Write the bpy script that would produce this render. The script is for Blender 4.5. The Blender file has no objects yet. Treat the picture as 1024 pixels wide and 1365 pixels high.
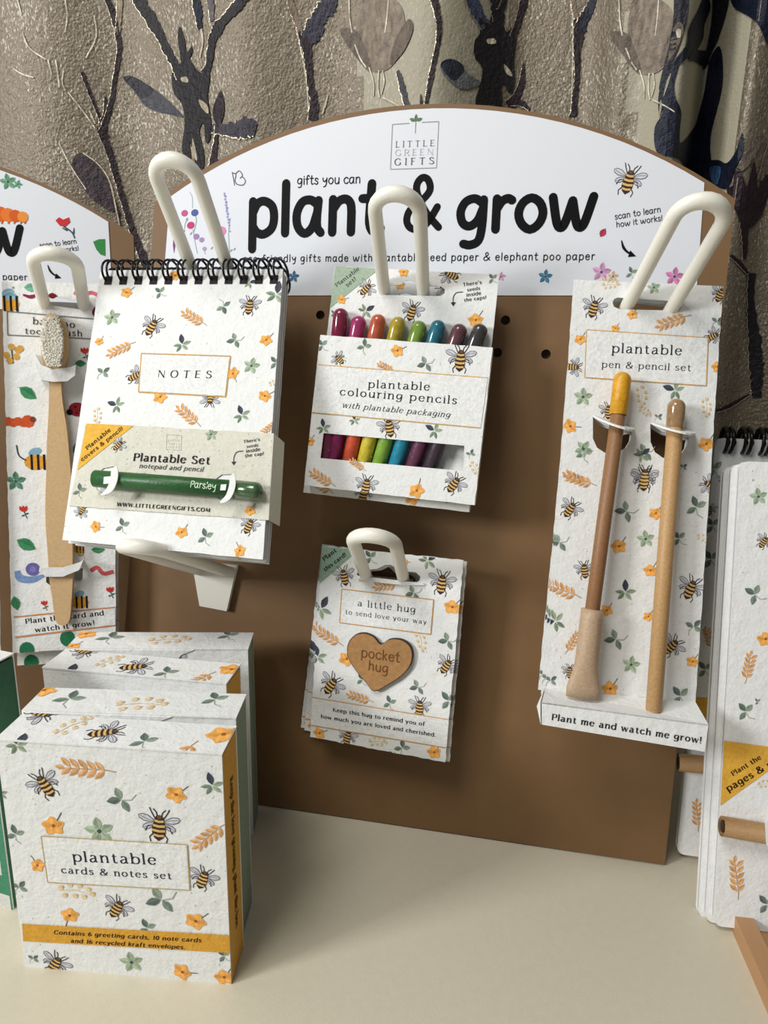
import bpy, bmesh, math, random
import numpy as np
from mathutils import Matrix, Vector
from mathutils.geometry import tessellate_polygon
random.seed(7)
C = bpy.context.scene.collection
SC = bpy.context.scene
V = lambda *a: np.array(a, float)

# ------------------------------------------------------------------ camera
CAM = V(0.19443, -0.35429, 0.27988)
YAW, PITCH, ROLL, LEAN, F = -0.1915, 0.2528, 0.0202, 0.1569, 963.5
cyw, syw, cp, sp = math.cos(YAW), math.sin(YAW), math.cos(PITCH), math.sin(PITCH)
FW = V(syw*cp, cyw*cp, -sp)
_r = V(cyw, -syw, 0); _u = np.cross(_r, FW)
RT = _r*math.cos(ROLL) + _u*math.sin(ROLL)
UP = -_r*math.sin(ROLL) + _u*math.cos(ROLL)
cam = bpy.data.cameras.new('camera'); camo = bpy.data.objects.new('camera', cam); C.objects.link(camo)
cam.sensor_fit = 'HORIZONTAL'; cam.sensor_width = 36; cam.lens = F/1024*36
cam.clip_start = .01; cam.clip_end = 30
m = Matrix.Identity(4)
for i in range(3):
    m[i][0] = RT[i]; m[i][1] = UP[i]; m[i][2] = -FW[i]; m[i][3] = CAM[i]
camo.matrix_world = m
SC.camera = camo

# ------------------------------------------------------------------ light
w = bpy.data.worlds.new('room_light'); SC.world = w; w.use_nodes = True
w.node_tree.nodes['Background'].inputs[0].default_value = (.92, .96, 1, 1)
w.node_tree.nodes['Background'].inputs[1].default_value = .16
def area(name, loc, aim, size, power, col):
    l = bpy.data.lights.new(name, 'AREA'); l.shape = 'RECTANGLE'; l.size, l.size_y = size; l.energy = power; l.color = col
    o = bpy.data.objects.new(name, l); C.objects.link(o); o.location = loc
    o.rotation_euler = (Vector(aim)-Vector(loc)).to_track_quat('-Z', 'Y').to_euler(); return o
area('window_daylight', (-1.16, -1.06, .78), (.12, 0, .2), (.34, .4), 22, (.98, .985, 1))
area('ceiling_lamp', (-.2, -.62, 1.2), (.08, -.05, .15), (.45, .45), 8.5, (1, .975, .93))
SC.view_settings.view_transform = 'Standard'
SC.view_settings.look = 'None'
SC.view_settings.exposure = 0.0
SC.view_settings.gamma = 1.0
SC.view_settings.use_curve_mapping = False

# ------------------------------------------------------------------ materials
def lin(c): return tuple((x/255/12.92 if x <= 10 else ((x/255+.055)/1.055)**2.4) for x in c)
def mat(name, col=(200, 200, 200), rough=.6, metal=0, bump=None, var=None, attr=False, sheen=0, coat=0, spec=.5, vec='Object'):
    m = bpy.data.materials.new(name); m.use_nodes = True
    nt = m.node_tree; N = nt.nodes; L = nt.links; b = N['Principled BSDF']
    b.inputs['Roughness'].default_value = rough; b.inputs['Metallic'].default_value = metal
    b.inputs['Specular IOR Level'].default_value = spec
    if coat: b.inputs['Coat Weight'].default_value = coat; b.inputs['Coat Roughness'].default_value = .12
    if sheen: b.inputs['Sheen Weight'].default_value = sheen
    tc = N.new('ShaderNodeTexCoord'); vo = tc.outputs[vec]
    if attr:
        a = N.new('ShaderNodeVertexColor'); a.layer_name = 'Col'; src = a.outputs[0]
        b.inputs['Base Color'].default_value = (1, 1, 1, 1)
    else:
        rgb = N.new('ShaderNodeRGB'); rgb.outputs[0].default_value = (*lin(col), 1); src = rgb.outputs[0]
    if var:                         # (scale, amount, stretch) noise that darkens and lightens
        sc, am, st = var
        mp = N.new('ShaderNodeMapping'); mp.inputs['Scale'].default_value = st; L.new(vo, mp.inputs[0])
        nz = N.new('ShaderNodeTexNoise'); nz.inputs['Scale'].default_value = sc; nz.inputs['Detail'].default_value = 5
        L.new(mp.outputs[0], nz.inputs[0])
        mr = N.new('ShaderNodeMapRange'); mr.inputs[1].default_value = .3; mr.inputs[2].default_value = .7
        mr.inputs[3].default_value = 1-am; mr.inputs[4].default_value = 1+am; L.new(nz.outputs[0], mr.inputs[0])
        mx = N.new('ShaderNodeVectorMath'); mx.operation = 'SCALE'; L.new(src, mx.inputs[0]); L.new(mr.outputs[0], mx.inputs['Scale'])
        src = mx.outputs[0]
    L.new(src, b.inputs['Base Color'])
    if bump:                        # list of (scale, height)
        acc = None
        for sc, h in bump:
            nz = N.new('ShaderNodeTexNoise'); nz.inputs['Scale'].default_value = sc; nz.inputs['Detail'].default_value = 3
            L.new(vo, nz.inputs[0])
            bp = N.new('ShaderNodeBump'); bp.inputs['Distance'].default_value = h; bp.inputs['Strength'].default_value = 1
            L.new(nz.outputs[0], bp.inputs['Height'])
            if acc: L.new(acc, bp.inputs['Normal'])
            acc = bp.outputs[0]
        L.new(acc, b.inputs['Normal'])
    return m
PB = [(170, .00055), (620, .00018)]
M = {
 'paper': mat('seed_paper', (228, 229, 226), .75, bump=PB, var=(900, .035, (1, 1, 1))),
 'ink': mat('printed_ink', attr=True, rough=.8, spec=.15, bump=PB, var=(700, .10, (1, 1, 1))),
 'sign_ink': mat('sign_ink', attr=True, rough=.6, spec=.12),
 'sign': mat('sign_paper', (216, 219, 224), .5, bump=[(2500, .00003)]),
 'pages': mat('page_edges', (180, 179, 182), .8, var=(500, .16, (.03, .03, 12))),
 'kraft': mat('kraft_board', (117, 87, 53), .62, bump=[(1800, .00004)], var=(60, .05, (1, 1, 1))),
 'kraftedge': mat('cut_board_edge', (84, 56, 34), .75, var=(900, .2, (1, 1, 1))),
 'hook': mat('cream_plastic', (232, 229, 216), .38, bump=[(700, .00008)], spec=.45),
 'black': mat('black_wire', (14, 13, 16), .25, metal=.35),
 'table': mat('cream_laminate', (203, 196, 174), .45, bump=[(1500, .00008)], var=(250, .02, (1, 1, 1))),
 'barrel': mat('pencil_colour', attr=True, rough=.42, var=(450, .16, (1, 1, 1)), bump=[(600, .0002)]),
 'capmat': mat('seed_cap', attr=True, rough=.18, coat=.6, var=(330, .22, (1, 1, 1))),
 'kraftpaper': mat('rolled_kraft', attr=True, rough=.5, var=(900, .12, (1, 1, 1))),
 'bamboo': mat('bamboo', (205, 172, 126), .5, var=(160, .09, (6, 6, .5))),
 'bristle': mat('bristle', (244, 240, 228), .45),
 'heart': mat('laser_cut_wood', (164, 122, 74), .55, var=(500, .16, (1, 1, 1)), bump=[(800, .0001)]),
 'burnt': mat('burnt_edge', (52, 32, 20), .7),
 'yellow': mat('yellow_card', (205, 152, 54), .7, bump=PB, var=(600, .06, (1, 1, 1))),
 'green': mat('sage_card', (122, 138, 118), .7, bump=PB, var=(600, .06, (1, 1, 1))),
 'deep_green': mat('green_card', (44, 92, 64), .7, bump=PB, var=(600, .08, (1, 1, 1))),
 'inside': mat('card_inside', (190, 188, 180), .85),
 'wall': mat('painted_wall', (190, 184, 172), .8), 'floor': mat('carpet', (120, 105, 92), .95, bump=[(200, .002)]),
}
# ------------------------------------------------------------------ mesh builder
class MB:
    def __init__(s): s.v = []; s.f = []; s.mi = []; s.c = []; s.mats = []
    def mid(s, m):
        m = M[m] if isinstance(m, str) else m
        if m not in s.mats: s.mats.append(m)
        return s.mats.index(m)
    def add(s, vs, fs, m, col=(1, 1, 1)):
        o = len(s.v); s.v += [tuple(map(float, p)) for p in vs]; k = s.mid(m)
        for f in fs: s.f.append([o+i for i in f]); s.mi.append(k); s.c.append(col)
    def build(s, name, parent=None, mw=None, smooth=False):
        me = bpy.data.meshes.new(name); me.from_pydata(s.v, [], s.f)
        for mm in s.mats: me.materials.append(mm)
        me.polygons.foreach_set('material_index', s.mi)
        a = me.color_attributes.new('Col', 'FLOAT_COLOR', 'CORNER')
        buf = []
        for f, c in zip(s.f, s.c): buf += [c[0], c[1], c[2], 1]*len(f)
        a.data.foreach_set('color', buf)
        me.polygons.foreach_set('use_smooth', [smooth]*len(s.f))
        me.update()
        o = bpy.data.objects.new(name, me); C.objects.link(o)
        if mw is not None: o.matrix_world = mw
        if parent: o.parent = parent
        return o
    # slab from 2D outline (local u,v), w0..w1
    def slab(s, pts, w0, w1, mtop, mside=None, holes=(), col=(1, 1, 1), mback=None):
        mside = mside or mtop
        loops = [list(map(tuple, pts))]+[list(map(tuple, h)) for h in holes]
        tri = tessellate_polygon([[Vector((x, y, 0)) for x, y in l] for l in loops])
        flat = [p for l in loops for p in l]
        def ori(t):
            a, b, c = (flat[i] for i in t)
            return t if (b[0]-a[0])*(c[1]-a[1])-(b[1]-a[1])*(c[0]-a[0]) > 0 else (t[0], t[2], t[1])
        tri = [ori(t) for t in tri]
        s.add([(x, y, w1) for x, y in flat], tri, mtop, col)
        s.add([(x, y, w0) for x, y in flat], [t[::-1] for t in tri], mback or mtop, col)
        for li, l in enumerate(loops):
            n = len(l); ar = sum(l[i][0]*l[(i+1) % n][1]-l[(i+1) % n][0]*l[i][1] for i in range(n))
            if (ar < 0) != (li > 0): l = l[::-1]
            s.add([(x, y, w0) for x, y in l]+[(x, y, w1) for x, y in l], [(i, (i+1) % n, n+(i+1) % n, n+i) for i in range(n)], mside, col)
    def box(s, a, b, m, col=(1, 1, 1)):
        x0, y0, z0 = a; x1, y1, z1 = b
        vs = [(x, y, z) for z in (z0, z1) for x, y in ((x0, y0), (x1, y0), (x1, y1), (x0, y1))]
        s.add(vs, [(3, 2, 1, 0), (4, 5, 6, 7), (0, 1, 5, 4), (1, 2, 6, 5), (2, 3, 7, 6), (3, 0, 4, 7)], m, col)
    def tube(s, path, rad, m, seg=12, caps=True, closed=False, col=(1, 1, 1), squash=None):
        P = [np.array(p, float) for p in path]; n = len(P)
        R = rad if hasattr(rad, '__len__') else [rad]*n
        T = []
        for i in range(n):
            a = P[(i-1) % n] if (closed or i > 0) else P[0]; b = P[(i+1) % n] if (closed or i < n-1) else P[-1]
            d = b-a; T.append(d/(np.linalg.norm(d)+1e-12))
        ref = V(0, 0, 1) if abs(T[0][2]) < .9 else V(1, 0, 0)
        nn = np.cross(T[0], ref); nn /= np.linalg.norm(nn)
        vs = []
        for i in range(n):
            nn = nn-T[i]*(nn@T[i]); nn /= np.linalg.norm(nn); bb = np.cross(T[i], nn)
            for k in range(seg):
                t = 2*math.pi*k/seg; vs.append(P[i]+(nn*math.cos(t)+bb*math.sin(t))*R[i])
        fs = []
        for i in range(n if closed else n-1):
            j = (i+1) % n
            for k in range(seg):
                l = (k+1) % seg; fs.append((i*seg+k, j*seg+k, j*seg+l, i*seg+l)[::-1])
        if caps and not closed:
            fs.append(tuple(range(seg))); fs.append(tuple(range((n-1)*seg, n*seg))[::-1])
            fs[-2] = fs[-2][::1]
        s.add(vs, fs, m, col)

# ------------------------------------------------------------------ frames
def ray(px, py): return RT*(px-512)/F-UP*(py-682.5)/F+FW
def hit(px, py, P0, N):
    d = ray(px, py); return CAM+d*(((P0-CAM)@N)/(d@N))
class Frame:                        # a plane: origin O, right ex, up ev, out n
    def __init__(s, O, ex, n):
        s.O = np.array(O, float); s.n = n/np.linalg.norm(n)
        ex = ex-s.n*(ex@s.n); s.ex = ex/np.linalg.norm(ex); s.ev = np.cross(s.n, s.ex)
    def p2(s, px, py, w=0):
        q = hit(px, py, s.O+s.n*w, s.n)-s.O; return V(q@s.ex, q@s.ev)
    def p3(s, px, py, w=0): return hit(px, py, s.O+s.n*w, s.n)
    def to(s, u, v, w=0): return s.O+s.ex*u+s.ev*v+s.n*w
    def mw(s):
        m = Matrix.Identity(4)
        for i in range(3):
            m[i][0] = s.ex[i]; m[i][1] = s.ev[i]; m[i][2] = s.n[i]; m[i][3] = s.O[i]
        return m
    def loc(s, P): q = np.array(P)-s.O; return V(q@s.ex, q@s.ev, q@s.n)
EX = V(1, 0, 0); EU = V(0, math.sin(LEAN), math.cos(LEAN)); EN = V(0, -math.cos(LEAN), math.sin(LEAN))
BOARD = Frame((0, 0, 0), EX, EN)
def card_frame(tl, tr, d, al, be, base=BOARD):
    mid = ((tl[0]+tr[0])/2, (tl[1]+tr[1])/2)
    P0 = base.p3(*mid, d); N = base.n+base.ev*math.tan(math.radians(al))+base.ex*math.tan(math.radians(be))
    f = Frame(P0, base.ex, N); a = f.p3(*tl); b = f.p3(*tr)
    return Frame(a, b-a, N)
def crop(ox, oy, s): return lambda x, y: (ox+x/s, oy+y/s)
ID = lambda x, y: (x, y)

# ------------------------------------------------------------------ things
def tag(o, label, cat=None, group=None, kind=None):
    if label: o['label'] = label
    if cat: o['category'] = cat
    if group: o['group'] = group
    if kind: o['kind'] = kind
    return o
def thing(name, label, cat, mw=None, group=None):
    o = bpy.data.objects.new(name, None); C.objects.link(o); o.empty_display_size = .01
    if mw is not None: o.matrix_world = mw
    return tag(o, label, cat, group)
def part(mb, name, parent, smooth=False, label=None, kind=None):
    o = mb.build(name, smooth=smooth); o.parent = parent
    return tag(o, label, kind=kind)
def dup(root, mw, label):
    c = root.copy(); C.objects.link(c); c.matrix_world = mw; c['label'] = label
    for ch in list(root.children):
        d = ch.copy(); C.objects.link(d); d.parent = c
        for g in list(ch.children):
            e = g.copy(); C.objects.link(e); e.parent = d
    return c

# ------------------------------------------------------------------ stroke lettering (own skeleton alphabet)
G = {
'a': (46, 'c 8,42 18,50 30,46 34,34 34,10 38,1 44,3|c 34,30 18,26 7,18 6,7 14,-1 26,3 34,13'),
'b': (50, 'l 8,76 8,2|c 8,32 16,46 28,50 42,42 46,25 42,8 28,-1 16,2 8,10'),
'c': (44, 'c 40,40 30,50 18,48 6,36 5,20 12,5 24,-1 36,4 41,11'),
'd': (50, 'l 42,76 42,0|c 42,36 34,48 22,50 8,42 4,25 8,8 22,-1 34,4 42,14'),
'e': (46, 'l 6,28 41,28|c 41,28 38,43 26,50 11,44 5,25 12,6 26,-1 41,10'),
'f': (30, 'c 34,70 26,76 17,71 14,60 14,50|l 14,56 14,0|t 3,48 27,48'),
'g': (47, 'c 39,44 26,51 12,47 4,30 9,12 21,5 33,14 39,30|c 41,49 40,10 36,-14 22,-22 9,-18 5,-10'),
'h': (48, 'l 8,76 8,0|c 8,34 18,47 30,50 38,43 40,30|l 40,32 40,0'),
'i': (16, 'l 8,50 8,0|d 8,66'),
'j': (18, 'c 12,50 12,-8 7,-20 -3,-21|d 12,66'),
'k': (42, 'l 8,76 8,0|l 36,49 9,22|l 17,29 38,0'),
'l': (16, 'l 8,76 8,0'),
'm': (70, 'l 8,50 8,0|c 8,35 18,48 27,50 34,43 35,30|l 35,32 35,0|c 35,35 45,48 54,50 61,43 62,30|l 62,32 62,0'),
'n': (48, 'l 8,50 8,0|c 8,34 18,47 30,50 38,43 40,30|l 40,32 40,0'),
'o': (50, 'o 5,25 11,42 25,50 39,42 45,25 39,8 25,-1 11,8'),
'p': (50, 'l 8,50 8,-24|c 8,32 16,46 28,50 42,42 46,25 42,8 28,-1 16,2 8,12'),
'r': (34, 'l 8,50 8,0|c 8,32 16,45 26,50 33,47'),
's': (38, 'c 33,41 23,50 12,48 8,38 14,29 27,22 33,12 27,2 16,-1 5,8'),
't': (34, 'c 15,65 15,30 16,8 23,-1 32,4|t 4,48 30,48'),
'u': (50, 'c 8,50 8,18 14,3 24,-1 35,6 41,20|l 42,50 42,0'),
'v': (44, 'l 4,50 22,0|t 22,0 40,50'),
'w': (66, 'l 4,50 18,0|t 18,0 33,46|l 33,46 48,0|t 48,0 62,50'),
'x': (42, 'l 5,50 38,0|t 38,50 5,0'),
'y': (46, 'l 5,50 24,0|c 42,50 24,0 16,-18 5,-22'),
'z': (42, 't 6,49 38,49|l 38,49 6,1|t 6,1 38,1'),
'A': (62, 't 4,0 31,70|l 31,70 58,0|t 14,24 49,24'),
'C': (60, 'c 56,56 46,69 32,71 14,61 6,35 14,9 32,-1 46,2 57,15'),
'D': (64, 'l 10,70 10,0|c 10,69 34,69 54,58 58,35 54,12 34,1 10,1'),
'E': (50, 'l 10,70 10,0|t 10,69 45,69|t 10,36 38,36|t 10,1 47,1'),
'F': (46, 'l 10,70 10,0|t 10,69 44,69|t 10,36 36,36'),
'G': (66, 'c 56,56 46,69 32,71 14,61 6,35 14,9 32,-1 46,2 57,12|l 57,30 57,8'),
'I': (20, 'l 10,70 10,0'),
'K': (56, 'l 10,70 10,0|t 50,70 11,30|l 22,40 54,0'),
'L': (48, 'l 10,70 10,0|t 10,1 46,1'),
'M': (76, 't 8,0 12,70|l 12,70 38,8|t 38,8 64,70|l 64,70 68,0'),
'N': (66, 't 10,0 10,70|l 10,70 56,0|t 56,0 56,70'),
'O': (68, 'o 6,35 14,61 34,71 54,61 62,35 54,9 34,-1 14,9'),
'P': (50, 'l 10,70 10,0|c 10,69 34,70 46,60 46,44 34,34 10,34'),
'R': (56, 'l 10,70 10,0|c 10,69 34,70 46,60 46,44 34,34 10,34|l 28,34 52,0'),
'S': (50, 'c 43,57 34,69 20,70 9,60 13,46 29,36 43,26 45,12 35,1 19,-1 5,10'),
'T': (56, 'l 28,70 28,0|t 2,69 54,69'),
'W': (84, 'l 2,70 22,0|t 22,0 42,66|l 42,66 62,0|t 62,0 82,70'),
'0': (44, 'o 5,35 10,60 22,71 34,60 39,35 34,10 22,-1 10,10'),
'1': (28, 't 6,56 18,70|l 18,70 18,0'),
'6': (46, 'c 37,66 22,66 9,46 5,22 14,2 28,0 40,14 36,34 22,40 8,26'),
'&': (66, 'c 62,38 52,16 34,0 16,0 6,12 10,28 30,42 42,56 36,70 24,71 16,60 22,44 40,20 60,0'),
'!': (16, 'l 8,72 8,20|d 8,3'), '.': (16, 'd 7,3'), ',': (16, 'l 8,4 4,-11'), "'": (14, 'l 8,74 6,60'), '-': (30, 't 4,26 25,26'),
}
HAND = dict(G)
HAND['a'] = (50, 'c 38,44 27,50 13,47 4,30 6,10 18,-1 31,8 39,30|c 41,49 39,24 40,8 46,0')
HAND['g'] = (50, 'c 40,44 27,51 12,46 4,30 8,12 20,6 33,15 41,34|c 42,49 41,6 36,-18 22,-25 11,-23')
HAND['w'] = (74, 'c 4,50 12,10 19,1 26,10 36,44|c 36,44 44,8 51,1 58,12 69,50')
HAND['t'] = (36, 'c 17,72 15,35 15,12 22,0 34,5|t 2,50 32,50')
HAND['y'] = (48, 'c 6,50 8,30 16,20 28,24 40,40|c 42,50 38,4 30,-18 14,-24')
HAND['f'] = (34, 'c 34,66 26,75 17,70 14,56 14,0|t 3,44 27,46')
HAND['&'] = (72, 'c 66,34 50,12 32,0 14,2 6,14 12,30 34,44 50,60 46,76 34,80 24,70 26,54 44,26 70,2')
def cr(P, sub=5, closed=False):
    P = [V(*p) for p in P]; n = len(P)
    if n < 3 and not closed: return P
    out = []
    rng = range(n) if closed else range(n-1)
    for i in rng:
        a = P[(i-1) % n] if (closed or i > 0) else 2*P[0]-P[1]; b = P[i]; c = P[(i+1) % n]
        d = P[(i+2) % n] if (closed or i < n-2) else 2*P[-1]-P[-2]
        for k in range(sub):
            t = k/sub
            out.append(.5*((2*b)+(c-a)*t+(2*a-5*b+4*c-d)*t*t+(-a+3*b-3*c+d)*t**3))
    out.append(P[0] if closed else P[-1])
    return out

# ------------------------------------------------------------------ flat print
class Print:
    """collects convex polygons in a frame's (u,v) metres; w is a hair above the surface"""
    def __init__(s, fr, w=0, cv=ID, clip=None, z0=.00012):
        s.fr = fr; s.w = w; s.cv = cv; s.clip = clip; s.polys = []; s.z = z0; s.q = 0
    def P(s, x, y): px, py = s.cv(x, y); return s.fr.p2(px, py, s.w)
    def poly(s, pts, col, lay=0, raw=False):
        s.polys.append(([V(*p) for p in pts], col if raw else lin(col), lay+(s.q % 15)*.055))
    def fan(s, pts, col, lay=0, centre=None):
        c = centre if centre is not None else sum(V(*p) for p in pts)/len(pts); n = len(pts)
        for i in range(n): s.poly([c, pts[i], pts[(i+1) % n]], col, lay)
    def ribbon(s, pts, wid, col, lay=0, caps=False):
        pts = [V(*p) for p in pts]; n = len(pts); s.q += 1
        if n < 2: return
        W = wid if hasattr(wid, '__len__') else [wid]*n
        L = []; R = []
        for i in range(n):
            d = pts[min(i+1, n-1)]-pts[max(i-1, 0)]; d = d/(np.linalg.norm(d)+1e-12); nn = V(-d[1], d[0])*W[i]/2
            L.append(pts[i]+nn); R.append(pts[i]-nn)
        for i in range(n-1): s.poly([R[i], R[i+1], L[i+1], L[i]], col, lay)
        if caps:
            for e in (0, n-1): s.disc(pts[e], W[e]/2, col, lay)
    def disc(s, c, r, col, lay=0, n=10, rb=None, ang=0):
        s.q += 1; rb = rb or r; ca, sa = math.cos(ang), math.sin(ang); pts = []
        for k in range(n):
            t = 2*math.pi*k/n; x, y = r*math.cos(t), rb*math.sin(t); pts.append(V(c[0]+x*ca-y*sa, c[1]+x*sa+y*ca))
        s.poly(pts, col, lay)
    def pline(s, pts, wpx, col, lay=0, smooth=False, caps=False):   # polyline given in crop pixels
        q = [s.P(*p) for p in pts]; k = s.scale(*pts[0])
        if smooth: q = cr(q)
        s.ribbon(q, [wpx*k]*len(q) if not hasattr(wpx, '__len__') else list(np.interp(np.linspace(0, 1, len(q)), np.linspace(0, 1, len(wpx)), np.array(wpx)*k)), col, lay, caps)
    def ppoly(s, pts, col, lay=0):
        q = [s.P(*p) for p in pts]
        tri = tessellate_polygon([[Vector((a[0], a[1], 0)) for a in q]])
        for t in tri: s.poly([q[i] for i in t], col, lay)
    def scale(s, x, y):     # metres per crop pixel
        a = s.P(x, y); return (np.linalg.norm(s.P(x+2, y)-a)+np.linalg.norm(s.P(x, y+2)-a))/4
    def frame(s, pts, wpx, col, lay=0):
        for i in range(len(pts)): s.pline([pts[i], pts[(i+1) % len(pts)]], wpx, col, lay, caps=False)
    # lettering between two baseline ends
    def text(s, txt, a, b, col=(40, 38, 42), style='serif', weight=7, track=4, slant=0, lay=3, hscale=None):
        if hscale is None: hscale = 1.0 if style == 'hand' else .82
        if style != 'hand': track += 5
        gl = HAND if style == 'hand' else G
        A = s.P(*a); B = s.P(*b); d = B-A; Lw = np.linalg.norm(d); d /= Lw; up = V(-d[1], d[0])
        tot = sum((gl[ch][0] if ch != ' ' else 24)+track for ch in txt)-track
        k = Lw/tot; x = 0
        def T(p): return A+d*(x+p[0]+slant*p[1])*k+up*p[1]*k*hscale
        for ch in txt:
            if ch == ' ': x += 24+track; continue
            wdt, st = gl[ch]
            for strk in st.split('|'):
                ty = strk[0]; pts = [tuple(map(float, q.split(','))) for q in strk[2:].split()]
                if ty == 'd': s.disc(T(pts[0]), weight*.62*k, col, lay, 8); continue
                q = cr(pts, 4) if ty == 'c' else (cr(pts, 3, True) if ty == 'o' else [V(*p) for p in pts])
                if style == 'hand': Wd = [weight*k]*len(q)
                else:
                    Wd = []
                    for i in range(len(q)):
                        dd = q[min(i+1, len(q)-1)]-q[max(i-1, 0)]; dd = dd/(np.linalg.norm(dd)+1e-9)
                        Wd.append(k*weight*1.32*(.36+.64*abs(dd[1])) if ty != 't' else k*weight*.6)
                s.ribbon([T(p) for p in q], Wd, col, lay, caps=(style == 'hand'))
                if style == 'serif' and ty == 'l':
                    for e, o in ((pts[0], pts[-1]), (pts[-1], pts[0])):
                        if abs(e[1]-o[1]) < 12 or abs(e[1]-28) < 12: continue
                        top = e[1] > o[1]; x0, x1 = (-9, 3 if e[1] in (50, 76) else 8) if top else (-8, 8)
                        s.ribbon([T((e[0]+x0, e[1])), T((e[0]+x1, e[1]))], 5.4*k, col, lay)
            x += wdt+track
    # ---- motifs, placed in crop pixels; size in crop pixels
    def _T(s, x, y, size, ang):
        c = s.P(x, y); k = s.scale(x, y)*size; a = math.radians(-ang); ca, sa = math.cos(a), math.sin(a)
        return lambda p: V(c[0]+(p[0]*ca-p[1]*sa)*k, c[1]+(p[0]*sa+p[1]*ca)*k), k
    def leaf(s, T, a, b, wd, col, lay=1, vein=None):
        a, b = V(*a), V(*b); d = b-a; L = np.linalg.norm(d); n = V(-d[1], d[0])/L
        pts = [a+d*t+n*wd*L*f for t, f in ((0, 0), (.25, .38), (.5, .5), (.75, .34), (1, 0), (.75, -.34), (.5, -.5), (.25, -.38))]
        s.poly([T(p) for p in pts], col, lay)
        dk = tuple(int(c*.86) for c in col)
        s.poly([T(a+d*.1), T(a+d*.5+n*wd*L*.42), T(a+d*.95)], dk, lay+1)
    def bee(s, x, y, size=36, ang=0, faint=False, mirror=1):
        T, k = s._T(x, y, size/100, ang)
        def t(p): return T((p[0]*mirror, p[1]))
        wg = (204, 205, 208); ln = (96, 94, 108); bd = (62, 46, 38); gd = (214, 178, 112)
        for sg in (-1, 1):
            for (x0, y0, x1, y1, wd) in ((7, 10, 46, 22, .42), (7, 6, 36, -8, .45)):
                a, b = V(sg*x0, y0), V(sg*x1, y1); d = b-a; L = np.linalg.norm(d); n = V(-d[1], d[0])/L
                pts = [a+d*q+n*wd*L*f for q, f in ((0, 0), (.3, .3), (.62, .5), (.9, .36), (1, 0), (.85, -.34), (.55, -.45), (.25, -.22))]
                s.poly([t(p) for p in pts], wg, 1); s.ribbon([t(p) for p in pts+[pts[0]]], 1.9*k, ln, 2)
                s.ribbon([t(a), t(a+d*.55+n*2), t(a+d*.9)], 1.4*k, (110, 106, 120), 2)
            for leg in ([(6, 12), (18, 34), (22, 44)], [(9, 2), (24, -2), (30, -16)], [(8, -14), (20, -30), (17, -42)], [(4, 22), (7, 34), (14, 42)]):
                s.ribbon([t((sg*p[0], p[1])) for p in leg], 2.4*k, (48, 42, 46), 2)
        body = [(0, 28), (7, 25), (10, 18), (12, 8), (15, -4), (15, -17), (10, -30), (0, -38), (-10, -30), (-15, -17), (-15, -4), (-12, 8), (-10, 18), (-7, 25)]
        s.fan([t(p) for p in body], bd, 3)
        for y0, h, hw in ((13, 5.5, 10), (1, 6, 13), (-11, 6, 14), (-23, 5.5, 11.5)):
            s.poly([t(p) for p in ((-hw, y0-h/2), (0, y0-h/2-2), (hw, y0-h/2), (hw, y0+h/2), (0, y0+h/2-2), (-hw, y0+h/2))], gd, 4)
        s.disc(t((0, 22)), 5.5*k, (96, 78, 60), 4, 8)
    def flower(s, x, y, size=20, ang=0, col=(234, 170, 88), stem=True, kind=0):
        T, k = s._T(x, y, size/100, ang)
        if stem: s.ribbon([T((4, 6)), T((24, 36)), T((38, 62))], 4*k, (96, 92, 78), 1)
        rnd = random.Random(int(x*7+y*13)); pts = []
        ph0 = rnd.random()*6
        for i in range(25):
            t = 2*math.pi*i/25; r = 50*(.84+.14*math.cos(5*t+ph0)+.08*(rnd.random()-.5)); pts.append((r*math.cos(t), r*.86*math.sin(t)))
        s.fan([T(p) for p in pts], col, 2, centre=T((0, 0)))
        dk = tuple(int(c*.91) for c in col); lt = tuple(min(255, int(c*1.06)) for c in col)
        for i in range(5):
            t = (2*math.pi*i-ph0)/5; s.disc(T((24*math.cos(t), 21*math.sin(t))), 17*k, dk if i % 2 else lt, 3, 9, 9*k, t-math.radians(ang))
        s.disc(T((2, 2)), 8*k, (150, 96, 44), 4, 7)
    def wheat(s, x, y, size=34, ang=0, col=(232, 176, 118), open_=False):
        T, k = s._T(x, y, size/100, ang)
        s.ribbon([T((-50, -6)), T((0, 0)), T((50, 4)), T((72, 2))], 2.6*k, (178, 148, 110), 1)
        n = 5
        for i in range(n):
            u = -46+i*19
            for sg in (-1, 1): s.leaf(T, (u+16, 0), (u-6, sg*(22 if not open_ else 28)), .42, col if (i+sg) % 3 else tuple(int(c*.93) for c in col), 2)
        s.leaf(T, (-44, -4), (-66, -2), .5, col, 2)
    def sprigfaint(s, x, y, size=26, ang=0, col=(226, 204, 164)):
        T, k = s._T(x, y, size/100, ang)
        s.ribbon([T((-50, -10)), T((0, 4)), T((50, 0))], 2.5*k, col, 1)
        for px, py in ((-44, 2), (-30, -22), (-18, 18), (0, -16), (10, 22), (26, -12), (36, 16), (50, 4)):
            s.disc(T((px, py)), 8.5*k, col, 2, 7); s.disc(T((px+5, py+4)), 4*k, (206, 172, 120), 3, 6)
    def leaves(s, x, y, size=26, ang=0, c1=(104, 120, 112), c2=(146, 162, 142), n=3):
        T, k = s._T(x, y, size/100, ang)
        s.ribbon([T((0, -4)), T((18, -30)), T((46, -34))], 3*k, (150, 158, 142), 1)
        s.leaf(T, (0, 0), (-34, 38), .55, c1, 1); s.leaf(T, (2, 0), (30, 36), .6, c2, 1)
        if n > 2: s.leaf(T, (0, -4), (-26, -44), .55, tuple((a+b)//2 for a, b in zip(c1, c2)), 1)
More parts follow.
